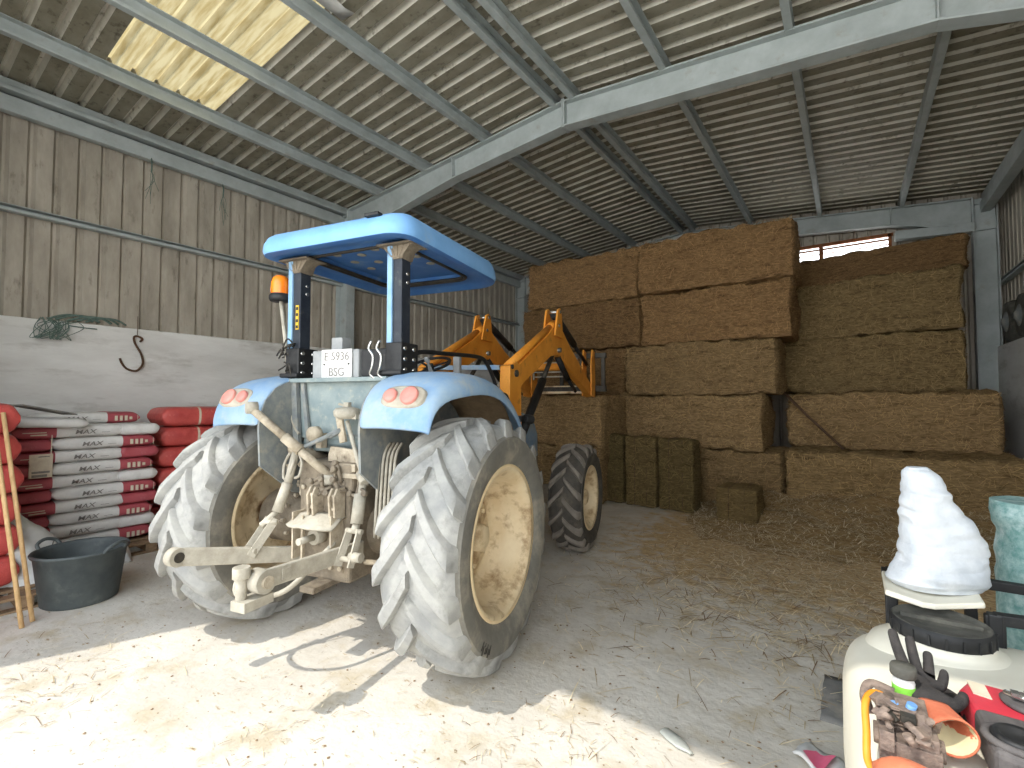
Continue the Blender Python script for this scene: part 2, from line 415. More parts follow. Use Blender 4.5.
# back wall around the opening under the rafter
bw = MB()
P = []
x = XL
while x < XR+.2:
    P += [(x,0),(x+.022,1),(x+.05,1),(x+.072,0)]; x += PIT
WX0, WX1, WZ0, WZ1 = -1.15, .66, 4.25, 4.78
def bstrip(x0, x1, zlo, zhi):
    Q = [(x0,0)]+[p for p in P if x0 < p[0] < x1]+[(x1,0)]
    bw.grid([[Vector((q, YB+.045*d, zlo(q) if callable(zlo) else zlo)) for q,d in Q], [Vector((q, YB+.045*d, zhi(q) if callable(zhi) else zhi)) for q,d in Q]], smooth=False)
zq = lambda q: zr(q)+.09
bstrip(XL-.1, WX0, 0, zq); bstrip(WX0, WX1, 0, WZ0); bstrip(WX0, WX1, WZ1, zq); bstrip(WX1, XR+.3, 0, zq)
struct(bw.build('wall_back', M['wsheet'], fix=False), 'dark ribbed metal back wall behind the bales', 'wall')
win = MB()
win.box(((WX0+WX1)/2, YB, WZ1-.02), (WX1-WX0+.1, .06, .06)); win.box(((WX0+WX1)/2, YB, WZ0+.02), (WX1-WX0+.1,.06,.05))
win.box((WX0, YB,(WZ0+WZ1)/2), (.05,.06,WZ1-WZ0)); win.box((WX1, YB,(WZ0+WZ1)/2), (.05,.06,WZ1-WZ0))
win.box((-.42, YB-.02,(WZ0+WZ1)/2), (.07,.05,WZ1-WZ0)); win.box(((WX0+WX1)/2, YB-.03, WZ1-.11), (WX1-WX0,.04,.03)); win.box(((WX0+WX1)/2, YB-.03, WZ1-.20), (WX1-WX0,.03,.015))
struct(win.build('window_2', M['rustbar']), 'open slot window with rusty orange bars high in the back wall', 'window')
# front wall piece left of the doorway (its edge shades the floor)
fw = MB(); fw.box(((XL-4.93)/2, -.62, 2.62), (XL*-1-4.93+.1, .1, 5.24))
struct(fw.build('wall_front', M['wsheet']), 'metal front wall left of the wide doorway', 'wall')

# eave beams, girts, purlins, portal frames
TN = [0]
def trim(mb, label, cat='beam', b=.006):
    TN[0] += 1
    o = mb.build('trim_%d' % TN[0], M['steel']); 
    if b: bev(o, b, 1)
    return struct(o, label, cat)
def chan(mb, x, z, w, h, y0, y1, t=.012, open_dir=1):
    """C purlin along y, bottom at z"""
    mb.box((x, (y0+y1)/2, z+h/2), (t, y1-y0, h)); mb.box((x+open_dir*w/2, (y0+y1)/2, z+t/2), (w, y1-y0, t)); mb.box((x+open_dir*w/2, (y0+y1)/2, z+h-t/2), (w, y1-y0, t))
    mb.box((x+open_dir*(w-t/2), (y0+y1)/2, z+.02), (t, y1-y0, .03))
m_ = MB(); m_.box((XL+.02, 5.25, 4.95), (.10, 12.0, .18)); m_.box((XL+.06, 5.25, 5.10), (.14, 12.0, .05)); m_.box((XL+.03, 5.25, 5.17), (.06,12.0,.12))
trim(m_, 'grey eave beam along the top of the left wall')
m_ = MB(); m_.box((XR-.08, 5.25, 4.93), (.14, 12.0, .18)); m_.box((XR-.05, 5.25, 5.1), (.1, 12.0, .2))
trim(m_, 'grey eave beam along the top of the right wall')
m_ = MB(); chan(m_, XL-.04, 3.76, .09, .08, -.7, YB); trim(m_, 'slim grey rail across the cladding of the left wall', 'rail')
m_ = MB(); chan(m_, XR+.14, 3.6, .09, .08, -.7, YB, open_dir=-1); trim(m_, 'slim grey rail across the cladding of the right wall', 'rail')
ORD = ['first','second','third']
for x, lab in ((-6.55,'roof purlin below the skylight, nearest the left wall'),(-5.41,'roof purlin crossing the middle of the skylight'),(-4.22,'roof purlin along the upper edge of the skylight'),
          (-3.07,'ridge purlin, left one of the pair'),(-2.80,'ridge purlin, right one of the pair'),(-1.65,'roof purlin next to the ridge on the right slope'),
          (-.42,'roof purlin in the middle of the right slope'),(.82,'roof purlin nearest the right wall')):
    m_ = MB(); zz = zt(x)-.02
    chan(m_, x-.03, zz, .07, .17, -.78, YB, .01, 1)
    trim(m_, 'grey steel '+lab, 'purlin', .003)
def portal(yc, lab, haunch=True):
    H, tf, tw, bfl = .33, .022, .014, .17
    for sx, xw in ((-1, XL+.1), (1, XR-.1)):
        m_ = MB(); seg = [(XA, H), (XA+sx*1.9, H), (xw-sx*.155, H+.20)] if sx < 0 else [(XA, H), (XA+sx*3.6, H), (xw-sx*.155, H+.20)]
        for (xa,ha),(xb,hb) in zip(seg[:-1], seg[1:]):
            a_t, b_t = Vector((xa,yc,zt(xa)-tf/2)), Vector((xb,yc,zt(xb)-tf/2))
            a_b, b_b = Vector((xa,yc,zt(xa)-ha)), Vector((xb,yc,zt(xb)-hb))
            m_.bar(a_t,b_t,bfl,tf); m_.bar(a_b,b_b,bfl,tf)
            m_.prism([(xa,zt(xa)-tf),(xb,zt(xb)-tf),(xb,zt(xb)-hb),(xa,zt(xa)-ha)],'Y',yc-tw/2,yc+tw/2)
            m_.box((xb,yc,zt(xb)-hb/2),(.016,bfl,hb+.02))
        m_.box((XA+sx*.012,yc,zt(XA)-H/2),(.02,bfl,H+.05))
        trim(m_, 'grey steel rafter of the %s, %s slope' % (lab, 'left' if sx<0 else 'right'), 'rafter', .004)
        m_ = MB(); xc = xw+sx*.0; top = zt(xw)-.005
        m_.box((xc-.145,yc,top/2),(.02,.18,top)); m_.box((xc+.145,yc,top/2),(.02,.18,top)); m_.box((xc,yc,top/2),(.27,.014,top)); m_.box((xc,yc,.01),(.36,.26,.02))
        m_.box((xc,yc,top-.55),(.27,.16,.015)); m_.box((xc,yc,top-.1),(.27,.16,.015))
        trim(m_, 'grey steel column of the %s by the %s wall' % (lab, 'left' if sx<0 else 'right'), 'column', .004)
portal(5.35, 'middle portal frame'); portal(11.1, 'back portal frame')
m_ = MB(); m_.bar((.72,11.1,4.66),(1.78,11.1,4.60),.16,.16); trim(m_, 'short grey haunch beam under the back rafter at the right', 'beam')
# pale broken sheet scraps caught on the purlin beside the skylight
sc = MB()
sc.grid([[Vector((-4.12+.10*j, 2.42+.11*i, zt(-4.05)+.10+.01*math.sin(3*i+j)-.02*j)) for i in range(5)] for j in range(3)]); 
o = solid(sc.build('broken_sheet', M['white']), .006); tag(o, 'pale broken scrap of sheeting caught beside the roof skylight', 'scrap')
# ------------------------------------------------------------------ tractor (local: X right, Y forward, origin on the floor under the rear axle)
T = thing('tractor', 'dusty blue farm tractor with blue canopy, orange front loader and muddy rear tyres', 'tractor', (-2.93,2.24,0), math.radians(12))
def interp(prof, u):
    for (a,ra),(b,rb) in zip(prof[:-1], prof[1:]):
        if u <= b: return ra+(rb-ra)*(u-a)/(b-a)
    return prof[-1][1]
def make_tyre(R, wd, Rr, N, lugh, lugw, sweep):
    """tyre about the X axis; returns MB with materials 0 sidewall, 1 tread"""
    mb = MB(); h = wd/2; Rc = R-lugh
    prof = [(Rr-.012,-h*.80),(Rr+.01,-h*.84),(Rr+.05,-h*.93),(Rr+(Rc-Rr)*.45,-h*1.02),(Rr+(Rc-Rr)*.72,-h*1.0),(Rc-.06,-h*.92),(Rc-.02,-h*.83),(Rc,-h*.66),(Rc+.01,-h*.35),(Rc+.012,0)]
    prof = prof + [(r,-x) for r,x in prof[-2::-1]]
    mb.lathe(prof, axis='X', n=72, mat=0)
    b = mb.m
    nseg = len(prof)-1; n0 = len(b)-nseg*72
    for i in range(nseg):
        if 5 <= i < nseg-5:
            for k in range(72): b[n0+i*72+k] = 1
    def rc(u):
        a = abs(u)
        return interp([(0,Rc+.012),(h*.35,Rc+.01),(h*.66,Rc),(h*.83,Rc-.02),(h*.92,Rc-.06),(h*.97,Rc-.10),(h*1.06,Rc-.14)], a)
    def rtop(u):
        a = abs(u)
        return interp([(0,R),(h*.5,R-.002),(h*.80,R-.012),(h*.93,R-.035),(h*1.0,R-.09),(h*1.06,R-.12)], a)
    for s in (-1,1):
        for k in range(N):
            base = 2*PI*(k+(.5 if s>0 else 0))/N
            us = [0, .10*h, .22*h, .36*h, .5*h, .62*h, .73*h, .82*h, .90*h, .985*h]
            rows = []
            for j,u in enumerate(us):
                t = j/(len(us)-1)
                uu = s*abs(u) if j else -s*.02*h
                # curved bar: runs across near the crown, sweeps back toward the shoulder
                ang = base - sweep*(abs(u)/h)**.85
                w_ = lugw*(.85+.35*t)/R
                rb = rc(uu)-.012; rt_ = rtop(uu)
                if j == len(us)-1: rt_ = rb+.026
                if j == 0: rt_ = R-.004
                pts = []
                for (da, rr) in ((-w_*.8, rb),(-w_*.52, rt_-.006),(-w_*.4, rt_),(w_*.4, rt_),(w_*.52, rt_-.006),(w_*.8, rb)):
                    a = ang+da
                    pts.append(Vector((uu, -rr*math.cos(a), rr*math.sin(a))))
                rows.append(pts)
            mb.grid(rows, mat=2, smooth=True)
            for e in (0,-1):
                mb.add(rows[e], [(0,1,2,3,4,5)], 2, False)
    return mb
def make_rim(Rr, wd, side, depth):
    """rim seen from +X when side=1; well, dish and flange"""
    mb = MB(); h = wd/2*side
    # outer flange to dish centre, then inner barrel
    prof = [(Rr+.02,h*.80),(Rr+.022,h*.86),(Rr+.005,h*.885),(Rr-.015,h*.86),(Rr-.022,h*.78),(Rr-.05,h*.66),(Rr-.055,h*.35),(Rr-.07,h*.30),(Rr-.075,h*.05),
            (Rr-.11,h*.8-side*depth),(Rr*.62,h*.8-side*depth*1.02),(Rr*.55,h*.8-side*(depth-.03)),(Rr*.32,h*.8-side*(depth-.03)),(.0001,h*.8-side*(depth-.03))]
    mb.lathe(prof, axis='X', n=56)
    prof2 = [(Rr-.075,h*.05),(Rr-.06,-h*.4),(Rr-.05,-h*.66),(Rr-.022,-h*.78),(Rr-.015,-h*.86),(Rr+.005,-h*.885),(Rr+.02,-h*.84)]
    mb.lathe(prof2, axis='X', n=56)
    return mb
def wheel(name, side, R, wd, Rr, N, lugh, lugw, sweep, c, depth, mats, nb):
    ty = make_tyre(R, wd, Rr, N, lugh, lugw, sweep).build(name, mats, T, c)
    ty.rotation_euler = (rnd.uniform(0,.1),0,0)
    sm_ = ty.modifiers.new('edge','EDGE_SPLIT'); sm_.split_angle = math.radians(38)
    ri = make_rim(Rr, wd, side, depth).build('rim', M['rim'], ty)
    hb = MB(); x0 = side*(wd/2*.8-depth+.03)
    hb.lathe([(.0001,side*.10),(.07,side*.10),(.085,side*.085),(.09,side*.0),(.13,0)], (x0,0,0), 'X', 24)
    for k in range(nb):
        a = 2*PI*k/nb; rr = Rr*.42
        hb.cyl((x0,rr*math.cos(a),rr*math.sin(a)), (x0+side*.03,rr*math.cos(a),rr*math.sin(a)), .016, n=6)
    hb.build('wheel_hub', M['rim'], ty)
    for k in range(4):  # rim clamp lugs on the barrel
        a = PI/4+PI/2*k
    rg = MB(); rg.lathe([(Rr+.008,side*wd/2*.89),(Rr+.024,side*wd/2*.90),(Rr+.03,side*wd/2*.85)], axis='X', n=56)
    rg.build('rim_flange', M['rimclean'], ty)
    return ty
RR, WR, RIM = .773, .50, .452
rtyre = wheel('rear_wheel', 1, RR, WR, RIM, 17, .052, .088, .44, (.94,0,RR), .26, [M['tyre'],M['tread'],M['tread']], 8)
ltyre = wheel('rear_wheel', -1, RR, WR, RIM, 17, .052, .088, .44, (-.94,0,RR), .26, [M['tyre'],M['tread'],M['tread']], 8)
RF, WF, RFR = .587, .36, .328
wheel('front_wheel', 1, RF, WF, RFR, 17, .04, .055, .34, (.93,2.49,RF), .16, [M['ftyre'],M['ftyre'],M['flug']], 6)
wheel('front_wheel', -1, RF, WF, RFR, 17, .04, .055, .34, (-.93,2.49,RF), .16, [M['ftyre'],M['ftyre'],M['flug']], 6)
# worn dark stencil strokes on the right rear sidewall
st = MB()
for k,(a,l) in enumerate(((-2.30,.05),(-2.27,.05),(-2.245,.02),(-2.22,.035),(-2.19,.05),(-2.15,.045),(-2.12,.05))):
    r0 = .585+.02*(k%2)
    p = lambda r,a: Vector((WR/2*1.012, r*math.cos(a), r*math.sin(a)))
    st.bar(p(r0,PI-a if False else a+.0), p(r0+l,a), .008, .006, up=(1,0,0))
islands(st, 'sidewall_mark', M['dkmetal'], rtyre)

# fenders
FP = [(-.515,1.48),(-.505,1.57),(-.465,1.67),(-.385,1.755),(-.25,1.812),(-.05,1.84),(.2,1.825),(.42,1.765),(.62,1.65),(.76,1.51),(.86,1.36)]
def fender(s):
    mb = MB(); xs = [(.42,-.005,0),(.50,.012,0),(.70,.012,0),(.88,-.004,.01),(.95,-.035,.015),(.985,-.085,.02),(.995,-.145,.02)]
    C = Vector((0,.05,.95)); rows = []
    for yy, zz in FP:
        row = []
        tp = .90+.10*min(1,max(0,(yy+.52)/.36))**.7; lp = .30+.70*min(1,max(0,(yy+.515)/.2))
        for x, d, _ in xs:
            x = .42+(x-.42)*((tp-.42)/.58 if x > .43 else 1)
            d = d*lp if d < -.01 else d
            v = Vector((0,yy,zz))-C; v.normalize()
            row.append(Vector((s*x, yy+v.y*d, zz+v.z*d)))
        rows.append(row)
    mb.grid(rows)
    f = solid(mb.build('fender', M['bluedust'], T), .018); subs(f,1)
    lm = MB(); lm.grid([[Vector((s*x, yy+(yy-.05)*-.035, zz-.05-.0*x)) for x in (.44,.6,.8,.92*(.90+.06*min(1,max(0,(yy+.52)/.36))))] for yy, zz in FP[1:]])
    solid(lm.build('fender_liner', M['liner'], f), .006)
    # inner side plate
    mb = MB(); poly = [(y,z-.01) for y,z in FP]+[(.86,.98),(.3,.86),(-.22,1.0),(-.50,1.22)]
    mb.prism(poly, 'X', s*.415, s*.432); mb.build('fender_side_plate', M['gpanel'], T)
    # tail light cluster lying on the rear slope
    n = Vector((0,-.86,.51)).normalized(); up = Vector((0,.51,.86)).normalized(); rt_ = Vector((1,0,0))
    Rm = Matrix((rt_, up, n)).transposed()
    hs = MB(); o = Vector((s*.705, -.462, 1.675)); ring = lambda r1,r2,h: [o+Rm@Vector((r1*math.copysign(abs(math.cos(t))**.7,math.cos(t)), r2*math.copysign(abs(math.sin(t))**.7,math.sin(t)), h)) for t in [2*PI*k/32 for k in range(32)]]
    hs.grid([ring(.155,.078,-.03), ring(.15,.074,.010), ring(.14,.062,.014), [o+Rm@Vector((0,0,.018))]*32], closed_u=True)
    h_ = hs.build('light_housing', M['dustlt'], f)
    for dx, r in ((-.078,.040),(.055,.052)):
        lm = MB(); q = o+Rm@Vector((dx*(1 if s>0 else -1)*1.0,0,.012))
        lz = [(r*1.12,0),(r*1.12,.02),(r,.024),(r*.8,.028),(r*.4,.031),(.0001,.032)]
        rows = [[q+Rm@Vector((a*math.cos(2*PI*k/24),a*math.sin(2*PI*k/24),b)) for k in range(24)] for a,b in lz]
        lm.grid(rows, closed_u=True); lm.build('tail_light', M['pinklens'], f)
    return f
fr_, fl_ = fender(1), fender(-1)
# back of the operator platform and floor between the fenders
b = MB(); b.box((0,-.20,1.60),(.84,.03,.42)); b.box((0,-.12,1.80),(.86,.30,.03)); b.box((0,.35,1.34),(.84,1.1,.04)); b.box((.30,-.215,1.70),(.035,.01,.05)); b.box((0,-.185,1.36),(.7,.03,.12))
bev(b.build('rear_panel', M['panel'], T), .008)
b = MB(); b.bar((-.40,-.24,1.80),(-.36,-.24,1.28),.05,.03,up=(0,1,0)); b.bar((-.33,-.23,1.8),(-.25,-.24,1.32),.03,.02,up=(0,1,0)); b.bar((-.26,-.225,1.42),(.36,-.225,1.42),.02,.012)
islands(b, 'panel_stiffener', M['gpanel'], T)

# roll bar and canopy
for s in (-1,1):
    b = MB(); b.box((s*.45,-.14,2.26),(.075,.10,.92)); 
    p = bev(b.build('roll_bar_post', M['navy'], T), .008)
    c = MB(); c.box((s*.45-.052 if s>0 else s*.45-.050,-.19,2.27),(.04,.03,.86)); bev(c.build('roll_bar_cover', M['rblue'], p), .004)
    c = MB(); c.box((s*.45,-.13,1.93),(.13,.19,.22)); c.box((s*.45,-.13,1.84),(.17,.26,.03))
    bev(c.build('roll_bar_foot', M['black'], p), .008)
    c = MB()
    for dz in (.0,.07,.14):
        for dy in (-.06,.04): c.cyl((s*.45-.075,-.13+dy,1.86+dz),(s*.45+.075,-.13+dy,1.86+dz),.014,n=8)
    for dz in (.5,.56): c.cyl((s*.45+.03,-.13,1.95+dz),(s*.45+.045,-.13,1.95+dz),.014,n=8)
    islands(c, 'roll_bar_bolt', M['chrome'], p)
    # cast bracket under the canopy
    c = MB(); c.prism([(-.12,2.70),(.14,2.70),(.07,2.66),(.045,2.60),(-.04,2.60),(-.06,2.66)],'Y',-.20,-.08); c.box((s*.0,-.14,2.695),(.28,.2,.012))
    for k in range(-2,3): c.bar((k*.05,-.20,2.69),(k*.016,-.20,2.61),.01,.02)
    o = bev(c.build('canopy_bracket', M['housing'], p), .005); o.location = (s*.45,0,0)
    if s > 0:
        t_ = MB(); 
    else:
        t_ = MB(); t_.box((s*.45+.012,-.1925,2.27),(.028,.004,.18)); stk = t_.build('warning_sticker', M['yellow'], p)
        t_ = MB()
        for k in range(4): t_.box((s*.45+.012,-.1955,2.20+.045*k),(.02,.002,.022))
        islands(t_, 'sticker_mark', M['black'], p)
# wavy hooks and clips hanging on the right post foot
b = MB()
for x in (.31,.375):
    b.tube([(x,-.27,2.05),(x-.015,-.28,2.0),(x+.02,-.28,1.95),(x+.015,-.28,1.88),(x-.01,-.27,1.83),(x+.03,-.26,1.80)], .009, 8, smooth_path=5)
islands(b, 'hitch_hook', M['chrome'], T)
# canopy: rounded roof shell with a skirt and a recessed liner
def rrect(hx, y0, y1, rf, rb, n=8):
    pts = []
    for cx, cy, r, a0 in ((hx-rf,y1-rf,rf,0),(-hx+rf,y1-rf,rf,PI/2),(-hx+rb,y0+rb,rb,PI),(hx-rb,y0+rb,rb,3*PI/2)):
        for k in range(n+1):
            a = a0+PI/2*k/n; pts.append((cx+r*math.cos(a), cy+r*math.sin(a)))
    return pts
cm = MB(); rings = []
for ins, z in ((.0,2.70),(-.012,2.73),(-.004,2.775),(.022,2.815),(.06,2.838),(.16,2.852),(.30,2.858)):
    rings.append([Vector((x,y,z+(.045*(1-((y-.38)/.80)**2)+.012*math.sin((y+.4)*2))*(1 if z>2.8 else .55 if z>2.76 else 0))) for x,y in rrect(.64-ins,-.40+ins,1.16-ins,max(.30-ins,.05),max(.16-ins,.05))])
rings.append([Vector((0,.38,2.905))]*len(rings[0]))
cm.grid(rings, closed_u=True)
cn = cm.build('canopy', M['blue'], T)
cm = MB(); base = rrect(.64,-.40,1.16,.30,.16); inn = rrect(.585,-.34,1.10,.26,.12); in2 = rrect(.56,-.31,1.075,.24,.10)
A = [Vector((x,y,2.70)) for x,y in base]; B = [Vector((x,y,2.692)) for x,y in inn]; Cc = [Vector((x,y,2.72)) for x,y in in2]; D = [Vector((x,y,2.725)) for x,y in rrect(.44,-.16,.90,.14,.08)]
cm.grid([A,B,Cc,D], closed_u=True)
E_ = [Vector((x,y,2.775)) for x,y in rrect(.415,-.13,.87,.12,.07)]
cm.grid([D,E_], closed_u=True); cm.add(E_, [tuple(range(len(E_)))])
cm.build('canopy_liner', M['canopyin'], cn)
cm = MB(); rg = rrect(.43,-.145,.885,.13,.075)
cm.tube([Vector((x,y,2.722)) for x,y in rg], .014, 8, closed=True); cm.tube([Vector((x*.95,.37+(y-.37)*.95,2.73)) for x,y in rg], .012, 8, closed=True)
cm.build('liner_seal', M['dkmetal'], cn)
for i in range(4):
    for j in range(3):
        if (i+j) % 1 == 0:
            v = MB(); x, y = -.27+.18*i, .02+.20*j+(.07 if i%2 else 0)
            v.lathe([(.0001,0),(.032,0),(.036,-.004),(.030,-.006),(.0001,-.004)], (x,y,2.775), 'Z', 16); v.build('vent_cap', M['dustlt'], cn)
v = MB(); v.box((.40,-.375,2.838),(.11,.05,.024)); bev(v.build('canopy_clip', M['black'], cn),.006)

# beacon on its mast by the left fender
b = MB(); b.tube([(-.50,-.20,1.80),(-.545,-.2,2.1),(-.60,-.2,2.42)], .014, 10); bs = b.build('beacon_pole', M['dustlt'], T)
b = MB(); b.lathe([(.0001,2.40),(.07,2.40),(.078,2.415),(.078,2.44),(.066,2.452),(.066,2.46),(.0001,2.46)], (-.605,-.2,0), 'Z', 24); b.build('beacon_base', M['black'], bs)
b = MB(); b.lathe([(.066,2.455),(.067,2.50),(.064,2.54),(.055,2.573),(.035,2.592),(.0001,2.598)], (-.605,-.2,0), 'Z', 24); b.build('beacon_lens', M['amber'], bs)
b = MB(); rnd2 = random.Random(3)
for k in range(16):
    p = Vector((-.49+rnd2.uniform(-.06,.05), -.23+rnd2.uniform(-.03,.03), 1.86+rnd2.uniform(0,.22)))
    b.tube([p, p+Vector((rnd2.uniform(-.06,.06),rnd2.uniform(-.03,.03),rnd2.uniform(-.03,.06))), p+Vector((rnd2.uniform(-.08,.08),rnd2.uniform(-.03,.03),rnd2.uniform(-.09,.03)))], .006, 6, smooth_path=4)
islands(b, 'tangled_cable', M['dkmetal'], T)
b = MB(); b.tube([(-.50,-.22,1.82),(-.48,-.23,1.7),(-.40,-.25,1.5),(-.34,-.25,1.42)], .01, 6, smooth_path=4); b.build('lighting_cable', M['dustlt'], T)

# tool boxes and number plate
b = MB(); b.box((-.08,-.10,1.915),(.42,.17,.20)); bx = bev(b.build('tool_box', M['greybox'], T), .008)
b = MB(); b.box((.275,-.09,1.915),(.25,.18,.19)); bev(b.build('battery_box', M['black'], T), .008)
b = MB(); b.box((-.105,-.1,2.06),(.10,.09,.10)); bev(b.build('small_grey_box', M['greybox'], T), .006)
b = MB(); b.box((-.055,-.195,1.91),(.275,.006,.215)); pl = bev(b.build('number_plate', M['white'], T), .003)
text_mesh('plate_lettering', 'E 5936', .082, M['platel'], pl, (-.055,-.1995,1.965), (PI/2,0,0), .0008)
text_mesh('plate_lettering', 'BSG', .082, M['platel'], pl, (-.055,-.1995,1.855), (PI/2,0,0), .0008)
b = MB()
for x in (-.165,.055): b.cyl((x,-.202,1.912),(x,-.197,1.912),.007,n=8)
islands(b, 'plate_screw', M['dkmetal'], pl)
# seat
b = MB(); b.box((0,.32,1.72),(.46,.44,.10)); b.box((0,.08,1.80),(.44,.09,.22)); bev(b.build('seat', M['black'], T), .03, 3)
b = MB(); b.box((0,.32,1.52),(.26,.28,.32)); bev(b.build('seat_post', M['dkmetal'], T), .01)
# steering wheel and console
b = MB(); c0 = Vector((-.02,.93,1.985)); nrm = Vector((0,-.42,.9)).normalized(); xx = Vector((1,0,0)); yy = nrm.cross(xx)
b.tube([c0+xx*.19*math.cos(t)+yy*.19*math.sin(t) for t in [2*PI*k/32 for k in range(32)]], .014, 8, closed=True)
for t in (.5,2.6,4.71): b.tube([c0-nrm*.03, c0+xx*.185*math.cos(t)+yy*.185*math.sin(t)], .009, 6)
b.cyl(c0-nrm*.05, c0+nrm*.005, .035); b.cyl(c0-nrm*.05, c0-nrm*.5, .025)
b.build('steering_wheel', M['black'], T)
b = MB(); b.box((.22,1.02,1.86),(.07,.05,.40)); b.box((0,1.10,1.62),(.40,.22,.56)); bev(b.build('instrument_console', M['greybox'], T), .012)
b = MB(); b.tube([(.47,-.03,1.84),(.47,-.03,1.95),(.475,.06,2.0),(.475,.42,2.02),(.475,.95,2.04),(.48,1.10,1.99),(.49,1.22,1.86),(.49,1.32,1.72)], .017, 10, smooth_path=6)
b.build('grab_rail', M['black'], T)
b = MB(); b.tube([(-.47,-.03,1.84),(-.47,-.03,1.95),(-.475,.06,2.0),(-.475,.42,2.02),(-.475,.95,2.04),(-.48,1.10,1.99),(-.49,1.32,1.72)], .017, 10, smooth_path=6)
b.build('grab_rail', M['black'], T)
b = MB(); b.box((.37,.55,1.84),(.13,.55,.05)); b.cyl((.34,.45,1.84),(.30,.40,1.98),.01,n=8); b.cyl((.30,.40,1.97),(.30,.395,2.0),.02,n=10); b.cyl((.40,.3,1.84),(.40,.26,1.95),.01,n=8); b.cyl((.40,.262,1.94),(.4,.255,1.97),.018,n=10)
bev(b.build('control_lever', M['greybox'], T), .005)
# hood, engine and front axle
hm = MB(); rows = []
for y, hw, zt_, zb in ((1.15,.30,1.66,1.0),(1.6,.31,1.66,.98),(2.3,.30,1.60,.96),(2.85,.28,1.50,.94),(3.05,.25,1.40,.96),(3.1,.2,1.3,1.0)):
    row = []
    for x, f in ((-1,0),(-1,.6),(-.86,.88),(-.5,1),(0,1.02),(.5,1),(.86,.88),(1,.6),(1,0)): row.append(Vector((x*hw, y, zb+(zt_-zb)*f)))
    rows.append(row)
hm.grid(rows); hm.add(rows[-1],[tuple(range(9))]); hm.add(rows[0],[tuple(range(9))])
hm.build('hood', M['bluedust'], T)
b = MB(); b.box((0,1.9,.80),(.44,1.9,.46)); b.box((0,2.9,.82),(.5,.35,.3)); b.box((0,1.0,.85),(.5,.5,.5)); b.cyl((.24,1.7,.7),(.24,2.2,.7),.09); bev(b.build('engine_block', M['housing'], T), .02)
b = MB(); b.bar((-.76,2.49,.58),(.76,2.49,.58),.16,.16); b.cyl((-.80,2.49,.587),(.80,2.49,.587),.11); bev(b.build('front_axle', M['housing'], T), .01)
b = MB(); b.box((.48,.78,1.02),(.12,.30,.36)); b.box((.50,.78,.62),(.26,.24,.03)); b.bar((.42,.78,.82),(.60,.78,.62),.03,.2); b.box((.50,.78,.42),(.28,.26,.03)); b.bar((.62,.68,.42),(.62,.68,.86),.025,.02); bev(b.build('access_step', M['dkmetal'], T), .006)

# rear axle housing and three point linkage
b = MB(); b.box((0,.1,.80),(.44,.90,.64)); b.box((0,-.30,.84),(.36,.12,.60)); b.box((0,-.1,1.15),(.46,.5,.2)); 
b.lathe([(.0001,-.8),(.20,-.8),(.20,-.60),(.13,-.55),(.15,-.3),(.2,-.2),(.2,.2),(.15,.3),(.13,.55),(.20,.60),(.20,.8),(.0001,.8)], (0,0,RR), 'X', 28)
hsg = bev(b.build('rear_axle_housing', M['housing'], T), .02)
b = MB()
rn = random.Random(5)
for s in (-1,1):
    for k in range(10):
        a = 2*PI*k/10; b.cyl((s*.60,.17*math.cos(a),RR+.17*math.sin(a)),(s*.56,.17*math.cos(a),RR+.17*math.sin(a)),.016,n=6)
for k in range(10): b.cyl((-.16+.32*(k%5)/4,-.36,.58+.5*(k//5)),(-.16+.32*(k%5)/4,-.38,.58+.5*(k//5)),.016,n=6)
islands(b, 'housing_bolt', M['dust'], hsg)
b = MB(); rows = [[Vector((x, -.34-yy*(1-.35*(x/.19)**2), .925-.05*yy/.2*(1 if yy>.1 else 0)-.02*abs(x)/.19)) for x in [-.19+.38*k/12 for k in range(13)]] for yy in (0,.08,.16,.22)]
b.grid(rows); o = solid(b.build('power_takeoff_shield', M['dustlt'], T), .012)
b = MB(); b.box((-.16,-.40,.78),(.012,.12,.30)); b.box((.16,-.40,.78),(.012,.12,.30)); b.bar((-.06,-.47,.92),(-.06,-.47,.62),.015,.015); islands(b, 'shield_side_plate', M['dust'], T)
b = MB(); b.cyl((0,-.36,.78),(0,-.44,.78),.05); b.cyl((0,-.44,.78),(0,-.56,.78),.022,n=12); b.build('power_takeoff_shaft', M['dustlt'], T)
b = MB(); b.box((.02,-.34,.47),(.12,.34,.04)); bev(b.build('drawbar', M['housing'], T), .008)
# top link bracket
b = MB()
for x in (-.04,.0,.14,.18): b.prism([(-.36,.90),(-.45,.92),(-.46,1.05),(-.43,1.10),(-.36,1.10)],'X',x-.008,x+.008)
for x in (-.025,.155):
    for z in (.97,1.05): b.cyl((x-.035,-.43,z),(x+.035,-.43,z),.013,n=8)
[bev(q, .004) for q in islands(b, 'hitch_bracket', M['dust'], T)]
b = MB(); b.prism([(-.02,1.12),(.30,1.10),(.32,1.27),(.24,1.33),(.0,1.35),(-.02,1.29)],'Y',-.30,-.27)
for k in ((.05,1.27),(.11,1.29),(.12,1.21),(.04,1.18)): b.cyl((k[0],-.305,k[1]),(k[0],-.30,k[1]),.016,n=10)
b.box((.20,-.32,1.22),(.10,.05,.05)); b.box((.21,-.33,1.17),(.12,.05,.03)); b.bar((.07,-.30,1.56),(.12,-.31,1.38),.05,.02,up=(0,1,0))
bev(b.build('valve_plate', M['dust'], T), .005)
